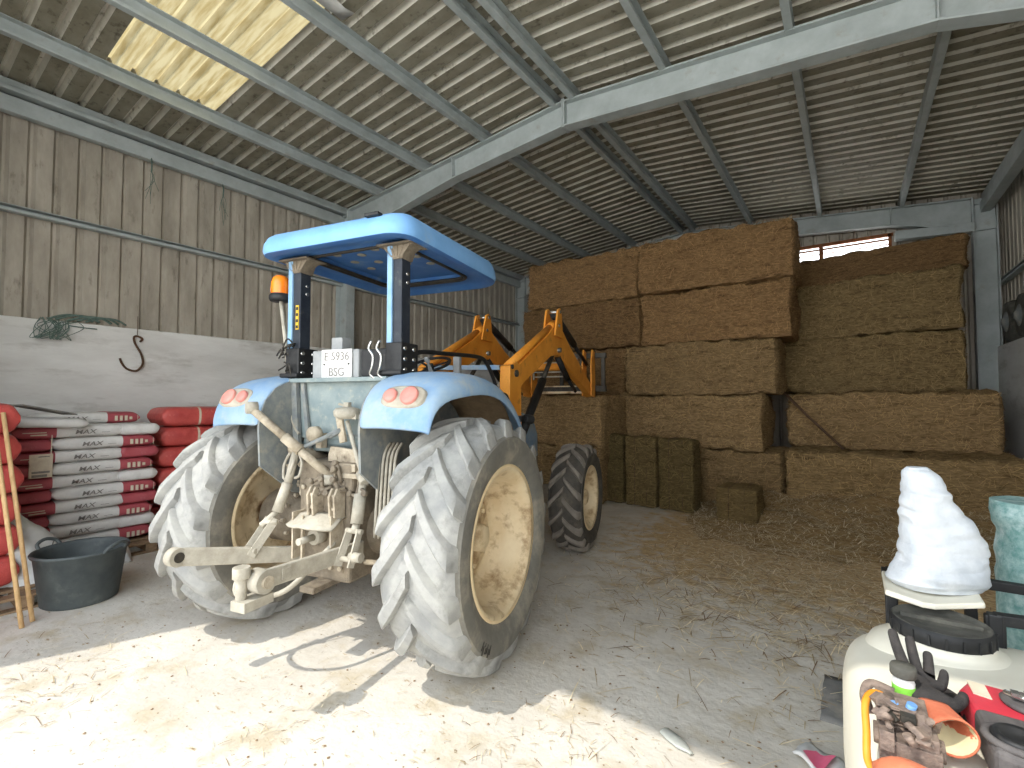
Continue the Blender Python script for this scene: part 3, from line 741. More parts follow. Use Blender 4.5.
# lower links
def link(name, a, b_, w, h, mt, end=True):
    mb = MB(); a, b_ = Vector(a), Vector(b_); d = (b_-a).normalized()
    mb.bar(a, b_, w, h); o = bev(mb.build(name, mt, T), .01)
    return o, a, b_, d
lk, a, b_, d = link('lower_link', (-.25,-.28,.60), (-.545,-.95,.735), .035, .105, M['dustlt'])
e = MB(); e.cyl(b_+Vector((.03,0,0))-d*.0, b_+Vector((-.03,0,0)), .055); e.build('link_eye', M['dustlt'], lk)
e = MB(); e.cyl(b_+Vector((.034,0,0)), b_+Vector((-.034,0,0)), .03); e.build('link_ball', M['dkmetal'], lk)
lk, a, b_, d = link('lower_link', (.26,-.28,.70), (.24,-1.0,.735), .035, .098, M['dustlt'])
e = MB(); e.cyl(b_+Vector((-.045,-.02,0)), b_+Vector((.045,-.02,0)), .06); e.build('link_eye', M['dustlt'], lk)
e = MB(); e.cyl(b_+Vector((-.06,-.02,0)), b_+Vector((.06,-.02,0)), .032); e.build('link_ball', M['dust'], lk)
e = MB(); e.box(b_+Vector((-.03,-.04,-.10)),(.10,.17,.05)); e.cyl(b_+Vector((-.05,-.09,-.12)), b_+Vector((-.05,-.09,.07)), .026); e.cyl(b_+Vector((-.05,-.09,.03)), b_+Vector((-.05,-.09,.085)), .042, n=14); e.box(b_+Vector((.025,.12,0)),(.006,.06,.06))
bev(e.build('hitch_claw', M['dustlt'], lk), .008)
# lift arms and rods
def rod(name, segs, mt):
    mb = MB()
    for a, b2, r1, r2 in segs: mb.cyl(a, b2, r1, r2, 14)
    return mb.build(name, mt, T)
rod('lift_arm', [((-.30,.02,1.20),(-.26,-.34,1.325),.05,.035),((-.31,-.34,1.325),(-.21,-.34,1.325),.035,.035)], M['dust'])
rod('lift_arm', [((.40,.02,1.22),(.33,-.34,1.18),.05,.035),((.28,-.34,1.18),(.38,-.34,1.18),.035,.035),((.46,-.2,1.30),(.34,-.33,1.18),.022,.022)], M['dust'])
lr = rod('lift_rod', [((-.26,-.34,1.32),(-.275,-.40,1.10),.028,.026),((-.275,-.40,1.10),(-.30,-.46,.92),.034,.034),((-.30,-.46,.92),(-.36,-.53,.84),.02,.02)], M['dustlt'])
b = MB()
for q in (-.03,.03): b.bar((-.315+q,-.48,.88),(-.395+q,-.60,.66),.012,.05)
b.cyl((-.43,-.58,.69),(-.34,-.58,.69),.016,n=10); b.cyl((-.35,-.52,.86),(-.27,-.48,.86),.016,n=10); islands(b, 'rod_clevis', M['dustlt'], lr)
b = MB(); b.tube([(-.30,-.36,1.30),(-.33,-.38,1.22),(-.31,-.40,1.13),(-.26,-.40,1.16),(-.24,-.38,1.26)], .01, 6, smooth_path=5)
b.tube([(-.22,-.36,1.30),(-.17,-.38,1.24),(-.17,-.40,1.16),(-.21,-.40,1.14)], .01, 6, smooth_path=5); islands(b, 'looped_cord', M['dustlt'], lr)
lr = rod('lift_rod', [((.33,-.35,1.18),(.345,-.42,.96),.024,.024),((.335,-.39,1.07),(.35,-.44,.90),.038,.038),((.35,-.44,.90),(.352,-.46,.85),.024,.024)], M['dustlt'])
b = MB()
for q in (-.04,.035): b.bar((.35+q,-.45,.87),(.33+q*1.3,-.52,.66),.012,.045)
b.cyl((.26,-.5,.70),(.40,-.5,.70),.016,n=10); b.cyl((.29,-.46,.86),(.41,-.46,.86),.016,n=10); b.cyl((.36,-.5,.72),(.44,-.5,.72),.03,n=8); islands(b, 'rod_clevis', M['dustlt'], lr)
rod('adjuster_crank', [((.14,-.30,1.52),(.325,-.36,1.17),.014,.014),((.30,-.35,1.19),(.36,-.38,1.14),.03,.03)], M['dustlt'])
tlk = rod('top_link', [((-.40,-.58,1.60),(-.20,-.50,1.42),.026,.026),((-.20,-.50,1.42),(-.10,-.46,1.33),.034,.034),((-.10,-.46,1.33),(.06,-.36,1.16),.026,.026)], M['dust'])
b = MB(); b.cyl((-.42,-.61,1.61),(-.39,-.55,1.61),.04); b.cyl((.04,-.40,1.14),(.09,-.34,1.14),.035); islands(b, 'link_eye', M['dustlt'], tlk)
rod('support_strut', [((-.14,-.46,1.33),(.09,-.30,1.46),.014,.016),((.02,-.34,1.42),(.09,-.30,1.46),.02,.02)], M['gpanel'])
rod('stabiliser_bar', [((.30,-.30,.62),(.62,-.28,.64),.016,.016),((.40,-.30,.62),(.48,-.29,.63),.03,.03)], M['dust'])
# filler cap, trailer socket, ball
b = MB(); b.lathe([(.0001,-.04),(.055,-.04),(.085,-.02),(.09,.01),(.075,.03),(.03,.04),(.0001,.04)], (.14,-.30,1.575), 'Z', 20); b.box((.13,-.30,1.62),(.10,.015,.015),Euler((0,.3,.6))); b.box((.15,-.31,1.63),(.04,.03,.03)); b.box((.19,-.29,1.55),(.08,.06,.03))
b.build('dusty_filler_cap', M['dustlt'], T)
b = MB(); b.lathe([(.0001,-.06),(.05,-.06),(.052,-.01),(.04,0),(.0001,0)], (-.13,-.28,1.43), 'Y', 18); b.box((-.13,-.25,1.38),(.05,.05,.10)); b.build('trailer_socket', M['dust'], T)
# hydraulic hoses and couplers
b = MB(); rn = random.Random(11)
for k in range(5):
    x = .42+.03*k
    b.tube([(x-.02,-.22,1.38),(x,-.31,1.3),(x+.005,-.34,1.1),(x-.01,-.34,.86-.02*k),(x-.06,-.28,.78)], .010, 7, smooth_path=6)
islands(b, 'hydraulic_hose', M['dustlt'], T)
b = MB()
for k in range(14):
    p = Vector((rn.uniform(.0,.30),rn.uniform(-.40,-.34),rn.uniform(1.06,1.20)))
    q = p+Vector((rn.uniform(-.12,.12),rn.uniform(-.06,.02),rn.uniform(-.12,.12)))
    b.tube([p,(p+q)/2+Vector((rn.uniform(-.04,.04),-.03,rn.uniform(-.03,.03))),q], .012, 6, smooth_path=4)
    b.cyl(q, q+Vector((0,-.03,.01)), .018, n=8)
islands(b, 'hydraulic_coupler', M['housing'], T)
b = MB()
for k in range(12):
    p = Vector((rn.uniform(-.42,-.24),rn.uniform(-.26,-.15),rn.uniform(.72,1.2)))
    b.tube([p,p+Vector((rn.uniform(-.05,.05),-.03,rn.uniform(-.06,.06))),p+Vector((rn.uniform(-.09,.09),0,rn.uniform(-.12,.12)))], .012, 6, smooth_path=4)
    b.cyl(p, p+Vector((0,-.03,0)), .026, n=8)
islands(b, 'brake_pipe', M['dust'], T)
b = MB(); b.tube([(-.42,-.60,.60),(-.34,-.72,.50),(-.15,-.78,.49),(.05,-.70,.54),(.12,-.55,.66),(.16,-.42,.76)], .016, 8, smooth_path=6)
islands(b, 'check_hose', M['dustlt'], T)

# front loader
def loader_side(s):
    mb = MB(); X = s*.50
    mb.prism([(1.42,.80),(1.78,.80),(1.74,1.98),(1.66,2.05),(1.46,2.0)],'X',X-.055,X+.055)
    mst = bev(mb.build('loader_mast', M['orange'], T), .008)
    q = MB(); q.box((X,1.60,1.0),(.17,.44,.40)); bev(q.build('mast_bracket', M['dkmetal'], mst), .01)
    q = MB(); q.cyl((X-.075,1.60,1.93),(X+.075,1.60,1.93),.035,n=14); q.cyl((X-.07,1.50,1.99),(X+.07,1.50,1.99),.022,n=12); islands(q, 'pivot_pin', M['dkmetal'], mst)
    # boomerang arm
    mb = MB(); mb.prism([(1.54,1.84),(1.72,1.80),(2.72,2.20),(2.98,2.24),(3.25,2.17),(4.55,1.78),(4.72,1.72),(4.80,1.80),(4.72,1.92),(3.55,2.40),(3.12,2.62),(2.86,2.60),(2.60,2.44),(1.60,1.98)],'X',X-.05,X+.05)
    arm = bev(mb.build('loader_arm', M['orange'], T), .008)
    q = MB()
    for dx in (-.075,.075): q.prism([(2.78,2.46),(3.10,2.46),(3.04,2.80),(2.98,2.83),(2.90,2.80)],'X',X+dx-.012,X+dx+.012)
    bev(q.build('knee_bracket', M['orange'], arm), .004)
    q = MB(); q.cyl((X-.10,2.97,2.78),(X+.10,2.97,2.78),.022,n=12); q.cyl((X-.10,2.92,2.60),(X+.10,2.92,2.60),.022,n=12); q.cyl((X-.09,3.0,2.30),(X+.09,3.0,2.30),.03,n=12); islands(q, 'pivot_pin', M['chrome'], arm)
    q = MB(); q.cyl((X,1.52,2.0),(X,2.94,2.62),.042,n=16); q.cyl((X,2.80,2.56),(X,2.96,2.63),.052,n=16); q.build('levelling_rod', M['orange'], T)
    q = MB(); q.cyl((X,1.72,1.15),(X,2.55,1.90),.048,n=16); q.build('lift_cylinder', M['black'], T)
    q = MB(); q.cyl((X,2.55,1.90),(X,2.96,2.27),.028,n=14); q.build('cylinder_rod', M['dkmetal'], T)
    q = MB(); q.cyl((X,2.98,2.76),(X,3.9,2.47),.05,n=16); q.cyl((X,3.9,2.47),(X,4.62,2.24),.028,n=12); q.build('tilt_cylinder', M['black'], T)
    q = MB(); q.cyl((X+.02,3.06,2.22),(X+.02,3.5,1.96),.04,n=14); q.cyl((X+.02,3.5,1.96),(X+.02,3.9,1.80),.025,n=12); q.build('hose_cylinder', M['black'], T)
    return mst
loader_side(1); loader_side(-1)
b = MB(); b.bar((.47,1.70,2.0),(-.46,1.70,2.02),.05,.05); bev(b.build('loader_cross_bar', M['bluedust'], T), .006)
b = MB(); b.cyl((-.5,3.4,2.12),(.5,3.4,2.12),.05); b.build('arm_cross_tube', M['orange'], T)
b = MB()
for s in (-1,1):
    for dx in (-.07,.07): b.prism([(4.62,1.74),(4.84,1.72),(4.88,1.78),(4.84,2.45),(4.70,2.48),(4.62,2.25)],'X',s*.5+dx-.012,s*.5+dx+.012)
[bev(q, .005) for q in islands(b, 'implement_carrier', M['orange'], T)]
b = MB(); b.box((0,4.90,1.86),(1.5,.10,.10)); b.box((0,4.92,2.40),(1.5,.08,.08))
for x in (-.7,-.35,0,.35,.7): b.box((x,4.92,2.12),(.06,.06,.50))
frk = bev(b.build('bale_fork_frame', M['dkmetal'], T), .006)
b = MB()
for x in (-.55,-.28,0,.28,.55): b.tube([(x,4.90,1.86),(x,5.5,1.86),(x,5.95,1.87)], lambda t: .022*(1-t*.8), 8)
islands(b, 'fork_tine', M['dkmetal'], frk)
b = MB(); 
for k in range(4): b.bar((-.36,4.55,2.05+.075*k),(.36,4.55,2.05+.075*k),.03,.02)
for x in (-.36,.36): b.bar((x,4.55,2.0),(x,4.55,2.34),.03,.03)
b.build('fork_guard', M['dustlt'], T)
b = MB(); b.bar((-.46,4.80,1.80),(.46,4.80,1.80),.03,.035); b.bar((-.46,4.80,1.90),(.46,4.80,1.90),.03,.02); islands(b, 'carrier_rail', M['rim'], T)
# mirror arm and black bracket by the right fender tip
b = MB(); b.tube([(.60,1.0,1.52),(.60,1.0,1.66),(.62,1.05,1.71),(.66,1.14,1.70),(.67,1.18,1.55)], .016, 8, smooth_path=5); b.box((.74,1.12,1.50),(.20,.16,.05)); b.cyl((.84,1.12,1.50),(.88,1.2,1.49),.04,n=12)
bev(b.build('fender_bracket', M['black'], T), .006)
b = MB(); b.tube([(.36,1.12,1.62),(.42,1.4,1.78),(.47,1.6,1.9)], .010, 8, smooth_path=4); b.tube([(.36,1.16,1.60),(.42,1.44,1.74),(.47,1.62,1.86)], .010, 8, smooth_path=4); islands(b, 'loader_hose', M['dustlt'], T)
# ------------------------------------------------------------------ straw bales
def bale_mesh(name, L, D, H, seed, nb, amp=.05, blen=(.04,.13), bw=.0056, step=.075, round_=.07, vertical=False):
    rn = random.Random(seed); off = Vector((seed*3.1, seed*1.7, seed*.9)); mb = MB()
    def disp(p):
        # rounded edges then clumpy noise
        q = Vector((p.x/(L/2), (p.y-D/2)/(D/2), (p.z-H/2)/(H/2)))
        c = Vector((p.x, p.y-D/2, p.z-H/2)); m = Vector((L/2-round_, D/2-round_, H/2-round_))
        inner = Vector((max(-m.x,min(m.x,c.x)), max(-m.y,min(m.y,c.y)), max(-m.z,min(m.z,c.z))))
        d = c-inner
        if d.length > 1e-6: c = inner + d.normalized()*round_*1.0 if d.length > round_ else c
        n = d.normalized() if d.length > 1e-6 else Vector((0,0,0))
        a = noise.noise(p*2.2+off)*amp*1.3 + noise.noise(p*7+off)*amp*.7 + noise.noise(p*16+off)*amp*.4
        # flakes along the length
        a += amp*.35*math.sin(p.x*17+3*noise.noise(p*1.5+off))
        r = c + n*a; r.y += D/2; r.z = max(0.0, r.z+H/2)
        return r, n
    def face(o, u, v, nu, nv):
        o, u, v = Vector(o), Vector(u), Vector(v)
        mb.grid([[disp(o+u*(i/nu)+v*(j/nv))[0] for i in range(nu+1)] for j in range(nv+1)])
    nl, nd, nh = max(4,int(L/step)), max(4,int(D/step)), max(4,int(H/step))
    x0 = -L/2
    face((x0,0,0),(L,0,0),(0,0,H),nl,nh); face((x0,D,0),(L,0,0),(0,0,H),nl,nh)
    face((x0,0,0),(0,D,0),(0,0,H),nd,nh); face((x0+L,0,0),(0,D,0),(0,0,H),nd,nh)
    face((x0,0,H),(L,0,0),(0,D,0),nl,nd); face((x0,0,0),(L,0,0),(0,D,0),nl,nd)
    areas = [('f',L*H),('l',D*H*.7),('r',D*H*.7),('t',L*D*.5)]; tot = sum(a for _,a in areas)
    for k, a in areas:
        for _ in range(int(nb*a/tot)):
            if k == 'f': p, n = Vector((rn.uniform(-L/2,L/2),0,rn.uniform(0.01,H))), Vector((0,-1,0))
            elif k == 't': p, n = Vector((rn.uniform(-L/2,L/2),rn.uniform(0,D),H)), Vector((0,0,1))
            else: p, n = Vector((L/2*(1 if k=='r' else -1),rn.uniform(0,D),rn.uniform(.01,H))), Vector((1 if k=='r' else -1,0,0))
            r, _n = disp(p)
            d = Vector((rn.gauss(0,1),rn.gauss(0,1),rn.gauss(0,.8)))
            if vertical: d.z *= .5
            d -= n*d.dot(n)*.75; d.normalize(); d = d + n*(rn.uniform(-.05,.34) if rn.random() < .88 else rn.uniform(.4,1.1))
            ln = rn.uniform(*blen); e = r+d*ln
            if abs(e.x) > L/2+.015 and k != 'l' and k != 'r' or abs(e.x) > L/2+.05: d.x *= -1
            if e.z > H+.02: d.z *= -1
            if e.y > D: d.y *= -1
            if r.z+d.z*ln < .005: d.z = abs(d.z)
            mb.blade(r-n*.006, d*ln, rn.uniform(.6,1.3)*bw, n, 1, rn.uniform(-.01,.02))
    me_o = mb.build(name, [M['straw'], M['strawb']], fix=False)
    return me_o
BIG = [bale_mesh('straw_bale', 2.4, 1.2, .9, s, 6500) for s in (1,2,3,4)]
used = [False]*4
BN = [0]
def big(xc, y, z, tint, label, w=2.4, d=1.2, h=.9, rz=0, rx=0, ry=0, group='big straw bales stacked at the back', cat='straw bale'):
    i = BN[0] % 4; BN[0] += 1
    if used[i]: o = BIG[i].copy(); COL.objects.link(o)
    else: o = BIG[i]; used[i] = True
    o.location = (xc, y, z); o.scale = (w/2.4, d/1.2, h/.9); o.rotation_euler = (rx, ry, rz); o.color = tint
    tag(o, label, cat, group); return o
RED = (1.28,1.05,.83,1); MID = (1.26,1.14,.95,1); PALE = (1.44,1.30,1.09,1); GRN = (1.05,1.0,.81,1); DK = (.94,.77,.61,1); GOLD=(1.38,1.27,1.04,1)
G1, G2 = 'bales of the tall stack behind the loader', 'bales of the right-hand stack'
big(-4.26, 8.28, 3.53, RED, 'reddish straw bale at the top of the tall stack, left end under the roof', 2.36, 1.2, .93, group=G1)
big(-1.86, 8.22, 3.54, RED, 'reddish straw bale at the top of the tall stack, right end, nearest the roof', 2.42, 1.2, .92, rz=.015, group=G1)
big(-4.30, 8.26, 2.64, DK, 'dark brown straw bale second from the top of the tall stack, left end', 2.5, 1.2, .89, group=G1)
big(-1.88, 8.30, 2.64, RED, 'brown straw bale second from the top of the tall stack, right end', 2.34, 1.2, .90, group=G1)
big(-4.55, 8.34, 1.76, DK, 'dark straw bale in the middle row of the tall stack, behind the loader arms', 2.4, 1.2, .88, group=G1)
big(-2.12, 8.24, 1.76, MID, 'tan straw bale in the middle row of the tall stack, right end', 2.42, 1.2, .88, group=G1)
big(-4.75, 8.32, .88, MID, 'straw bale second from the floor in the tall stack, left end behind the loader', 2.4, 1.2, .88, group=G1)
big(-2.30, 8.20, .88, PALE, 'pale straw bale second from the floor in the tall stack, above the green hay', 2.38, 1.2, .88, group=G1)
big(-4.65, 8.36, 0, MID, 'straw bale on the floor at the left end of the tall stack', 2.4, 1.2, .88, group=G1)
big(-2.13, 8.28, 0, MID, 'straw bale on the floor at the right end of the tall stack, behind green hay', 2.52, 1.2, .88, group=G1)
G3 = 'two bales under the bale fork'
big(-4.48, 7.12, .89, PALE, 'pale straw bale directly under the loader fork, upper of two', 2.4, 1.08, .86, group=G3)
big(-4.50, 7.14, 0, MID, 'straw bale on the floor beneath another under the loader fork', 2.4, 1.08, .90, group=G3)
big(.46, 8.25, 0, GOLD, 'wide yellowish straw bale on the floor at the right, lowest of its stack', 2.58, 1.35, .92, group=G2)
big(.40, 9.05, .92, PALE, 'long pale straw bale at eye height with a dark pole leaning on it', 2.52, .95, .86, group=G2)
big(.22, 9.58, 1.78, GRN, 'greenish straw bale deep in the right-hand stack, on top of the long pale bale', 2.32, .78, .94, group=G2)
big(.20, 9.56, 2.72, GRN, 'greenish straw bale in the right-hand stack, just below the dark bale', 2.36, .78, .94, ry=-.02, group=G2)
big(.40, 9.86, 3.66, DK, 'dark straw bale at the top of the right-hand stack, below the slot window', 2.2, .42, .52, ry=-.045, group=G2)

# upright green hay bundles and the small loose bale
hb = bale_mesh('hay_bale', .50, .42, 1.10, 9, 1500, .03, (.05,.14), .006, .06, .05)
GG = (.62,.62,.46,1); first = [True]
def hay(x, y, z, rz, tint, label, sc=(1,1,1), rot=None):
    if first[0]: o = hb; first[0] = False
    else: o = hb.copy(); COL.objects.link(o)
    o.location = (x,y,z); o.rotation_euler = rot or (0,0,rz); o.scale = sc; o.color = tint
    tag(o, label, 'hay bale', 'small green hay bales in front of the tall stack'); return o
def twine(o, L, D, H, n=2):
    for k in range(n):
        t = MB(); x = -L/2+L*(k+.8)/(n+.6)
        pts = [(x,-.012,.02),(x,-.012,H-.02),(x,.03,H+.012),(x,D-.03,H+.012),(x,D+.012,H-.02),(x,D+.012,.02)]
        t.tube(pts, .004, 6); t.build('twine', M['rust'], o)
twine(hb, .50, .42, 1.10)
_hay0 = hay
h1 = hay(-3.26, 7.42, 0, .03, GG, 'dark green hay bale standing upright, leftmost of three beside the front wheel', (.92,1,1))
def haydup(*a, **k):
    o = hay(*a, **k)
    for ch in hb.children:
        c = ch.copy(); COL.objects.link(c); c.parent = o
    return o
haydup(-2.72, 7.36, 0, -.02, (.76,.74,.56,1), 'dark green hay bale standing upright, middle one of three in front of the tall stack', sc=(1,1,.99))
haydup(-2.17, 7.34, 0, -.06, (.68,.67,.50,1), 'dark green hay bale standing upright, rightmost of three, with a shadowed end', sc=(1.06,1,.98))
haydup(-1.27, 6.98, .0, 0, (1.0,.95,.72,1), 'small greenish hay bale lying on the floor in front of the stacks', sc=(1.02,1.6,.44))

# loose trodden hay in front of the right stack, and straw strewn on the floor
mb = MB(); nxm, nym = 60, 60; X0, X1, Y0, Y1 = -2.0, 1.78, 5.6, 8.35
def mound_h(x, y):
    t = max(0,min(1,(y-5.2)/3.1)); u = max(0,min(1,(x+2.1)/1.4))
    e = max(0,min(1,(y-5.7)/1.4))*max(0,min(1,(x+2.0)/.8))
    h = .30*t**3.0*u + .03*e
    return max(-.02, h+ (.05*t*u+.016)*noise.noise(Vector((x*2.2,y*2.2,3)))*e*2+ .02*noise.noise(Vector((x*7,y*7,1)))*e - .012*(1-e))
mb.grid([[Vector((X0+(X1-X0)*i/nxm, Y0+(Y1-Y0)*j/nym, mound_h(X0+(X1-X0)*i/nxm, Y0+(Y1-Y0)*j/nym))) for i in range(nxm+1)] for j in range(nym+1)])
rn = random.Random(21)
for _ in range(6500):
    x = rn.uniform(X0,X1); y = Y0+(Y1-Y0)*rn.random()**.9
    h = mound_h(x,y)
    if h < .0: continue
    a = rn.uniform(0,2*PI); l = rn.uniform(.04,.18); dz = rn.uniform(-.1,.35)
    mb.blade((x,y,h+.004), Vector((math.cos(a),math.sin(a),dz))*l, rn.uniform(.004,.008), (0,0,1), 1, .008)
o = mb.build('loose_hay', [M['mound'], M['floorstraw']], fix=False); tag(o, 'trodden loose hay spread on the floor in front of the right-hand bales', 'hay', kind='stuff')
mb = MB()
def scatter(n, fx, lmin, lmax, w):
    for _ in range(n):
        x, y = fx(); a = rn.uniform(0,2*PI); l = rn.uniform(lmin,lmax)
        mb.blade((x,y,.004+rn.random()*.004), Vector((math.cos(a),math.sin(a),rn.uniform(0,.06)))*l, rn.uniform(.6,1.4)*w, (0,0,1), rn.choice((0,0,0,0,0,1)), .004)
scatter(4200, lambda: (min(1.75,rn.gauss(-.5,.95)), rn.gauss(5.4,1.05)), .04, .18, .005)
scatter(420, lambda: (rn.uniform(-5,0.2), rn.uniform(-.3,4.5)), .02, .07, .003)
scatter(260, lambda: (rn.gauss(-4.0,.4), rn.gauss(.6,.35)), .03, .13, .004)
scatter(240, lambda: (rn.gauss(-1.1,.35), rn.gauss(1.9,.3)), .02, .08, .003)
scatter(140, lambda: (rn.gauss(-2.35,.3), rn.gauss(1.35,.3)), .02, .07, .003)
scatter(1500, lambda: (min(1.7,rn.gauss(-.6,.7)), rn.gauss(4.7,.7)), .06, .24, .006)
scatter(500, lambda: (rn.uniform(-6.3,1), rn.uniform(3,8)), .03, .12, .004)
o = mb.build('scattered_straw', [M['floorstraw'], M['pallet']], fix=False); tag(o, 'short straw stalks and chaff scattered over the concrete floor', 'straw', kind='stuff')
mb = MB()
for _ in range(420):
    x, y = rn.uniform(-4.6,.2), rn.uniform(-.2,3.6); s = rn.uniform(.003,.011)
    p = Vector((x,y,s*.4)); vs = [p+Vector((rn.uniform(.6,1.2)*s*dx, rn.uniform(.6,1.2)*s*dy, dz*s*.5)) for dx,dy,dz in ((1,0,0),(0,1,0),(-1,0,0),(0,-1,0),(0,0,1),(0,0,-1))]
    mb.add(vs, [(0,1,4),(1,2,4),(2,3,4),(3,0,4),(1,0,5),(2,1,5),(3,2,5),(0,3,5)])
o = mb.build('gravel_crumbs', M['pallet']); tag(o, 'small crumbs of earth and grit on the sunlit floor', 'grit', kind='stuff')
# pole leaning against the long bale
b = MB(); b.tube([(-.94,8.95,1.86),(-.55,8.80,1.42),(-.10,8.62,.95)], lambda t: .022-.004*t, 8)
tag(b.build('wooden_pole', M['rust']), 'thin dark pole slanting down across the long pale bale', 'pole')

# ------------------------------------------------------------------ sacks, pallet, bucket at the left wall
def sack_mesh(name, L, D, H, seed, mats, split, amp=.012, n=34, k=18):
    """flat filled sack lying along X; split = fraction of X with material 1; pinched flat ends"""
    mb = MB(); rows = []; off = Vector((seed*2.3,seed,0))
    for i in range(n+1):
        t = -1+2*i/n; prof = max(0.0, 1-abs(t)**12)**.5
        hh = H*.5*(prof*.62+.26); dd = D*.5*(1-.10*abs(t)**6)
        row = []
        for j in range(k):
            a = 2*PI*j/k; c, s_ = math.cos(a), math.sin(a)
            y = dd*math.copysign(abs(c)**.4,c); z = hh*math.copysign(abs(s_)**.5,s_)
            p = Vector((t*L/2, y, H*.5+z*1.02))
            nn = noise.noise(Vector((p.x*6,p.y*6,p.z*9))+off)*amp + noise.noise(Vector((p.x*17,p.y*14,p.z*20))+off)*amp*.6
            p.y += nn*1.4*math.copysign(1,c); p.z += nn*.6
            row.append(p)
        rows.append(row)
    mb.grid(rows, closed_u=True); nf = len(mb.f)
    for i in range(n):
        for j in range(k):
            f = (i+.5)/n
            m = 0
            for lo, hi in split:
                if lo <= f < hi: m = 1
            mb.m[i*k+j] = m
    mb.add(rows[0],[tuple(range(k))],mb.m[0]); mb.add(rows[-1],[tuple(range(k))],mb.m[(n-1)*k])
    return mb
# pallet under the white sacks
pl = thing('pallet', 'wooden pallet on the floor under the stacked white and red sacks', 'pallet', (-6.85,1.56,0), PI/2)
for k in range(5): q = MB(); q.box((0,-.48+.24*k,.105),(1.25,.12,.022)); bev(q.build('board', M['pallet'], pl),.003)
for k in (-.52,0,.52): q = MB(); q.box((k,0,.055),(.10,1.05,.078)); bev(q.build('bearer', M['pallet'], pl),.003)
for k in (-.5,.5): q = MB(); q.box((0,k,.008),(1.25,.10,.016)); bev(q.build('bottom_board', M['pallet'], pl),.003)
WR_ = [M['sackw'], M['sackr']]; SH = .127
ORDN = ['lowest','second','third','fourth','fifth','sixth','seventh','eighth','ninth','tenth','topmost']
protos = {}
def sack(kind, y, z, L, label, dx=0, rz=0):
    key = (kind, L)
    if key not in protos:
        split = {'redleft':[(0,.36)], 'redright':[(.66,1.01)], 'red':[(0,1.01)], 'white':[]}[kind]
        ob = sack_mesh('feed_sack', L, .52, SH*1.16, len(protos)+1, WR_, split).build('feed_sack', WR_)
        subs(ob, 1)
        if L > .7:
            tx = {'redleft':.08,'redright':-.14}[kind]
            text_mesh('sack_lettering', 'MAX', .062, M['letter'], ob, (tx,-.288,.068), (PI/2,0,0), .0006, 1.25, .0007, .22)
            q = MB(); q.box((tx+.17,-.284,.06),(.07,.002,.004)); q.box((tx+.05,-.284,.028),(.2,.002,.004)); islands(q,'sack_print', M['letter'], ob)
            q = MB(); xr = -.30 if kind=='redleft' else .20
            if kind == 'redright':
                for g in range(4): q.box((xr+.045*g,-.286,.068),(.026,.003,.055 if g<3 else .03)); 
                q.box((xr+.20,-.286,.068),(.005,.003,.075))
            else:
                q.box((xr,-.286,.075),(.17,.003,.008)); q.box((xr+.03,-.286,.052),(.12,.003,.012))
            islands(q,'sack_mark', M['label'], ob)
        protos[key] = ob; o = ob
        first_use = True
    else:
        o = dup(protos[key])
    o.location = (-6.78+dx, y, z); o.rotation_euler = (0,0,PI/2+rz)
    tag(o, label, 'sack', 'white and red sacks stacked on the pallet'); return o
z = .125
for r_ in range(10):
    w = ORDN[r_] if r_ < 9 else 'topmost full'
    jit = rnd.uniform(-.02,.02)
    if r_ % 2 == 1:   # red left end, white with lettering, then a second sack end at the right
        sack('redleft', 1.45+jit, z, .90, 'white sack with red left end, %s layer of the pallet stack' % w, rnd.uniform(-.015,.015), rnd.uniform(-.02,.02))
        sack(('white','red')[(r_//2)%2], 2.02+jit, z, .36, '%s sack end at the right in the %s layer of the pallet stack' % (('white','red')[(r_//2)%2], w), rnd.uniform(-.01,.02))
    else:
        sack(('red','red')[(r_//2)%2], 1.12+jit, z, .34, 'red sack end at the left in the %s layer of the pallet stack' % w, rnd.uniform(-.01,.02))
        sack('redright', 1.72+jit, z, .88, 'white sack with red right end, %s layer of the pallet stack' % w, rnd.uniform(-.015,.015), rnd.uniform(-.02,.02))
    z += SH
sack('redright', 1.66, z, .88, 'white sack with red right end lying crosswise on top of the pallet stack', -.28)
o = sack_mesh('feed_sack', .72, .5, .12, 17, WR_, []).build('feed_sack', WR_); subs(o,1); o.location = (-6.62,1.16,z-.01); o.rotation_euler = (.0,.06,PI/2+.1); tag(o, 'crumpled plain white sack on top of the stack at its left end', 'sack', 'white and red sacks stacked on the pallet')
# paper tag hanging on the stack
b = MB(); b.box((-6.478,1.20,1.02),(.006,.17,.23)); lb = b.build('paper_tag', M['label']); tag(lb, 'cream paper label with dark bars stuck on the front of the sack stack', 'label')
b = MB(); b.box((-6.474,1.20,.96),(.002,.13,.02)); b.box((-6.474,1.19,.925),(.002,.11,.025)); b.box((-6.474,1.22,1.11),(.002,.08,.01)); islands(b,'printed_bar', M['letter'], lb)
b = MB(); b.bar((-6.474,1.27,1.13),(-6.46,1.27,1.32),.008,.002,up=(1,0,0)); b.build('tag_string', M['label'], lb)
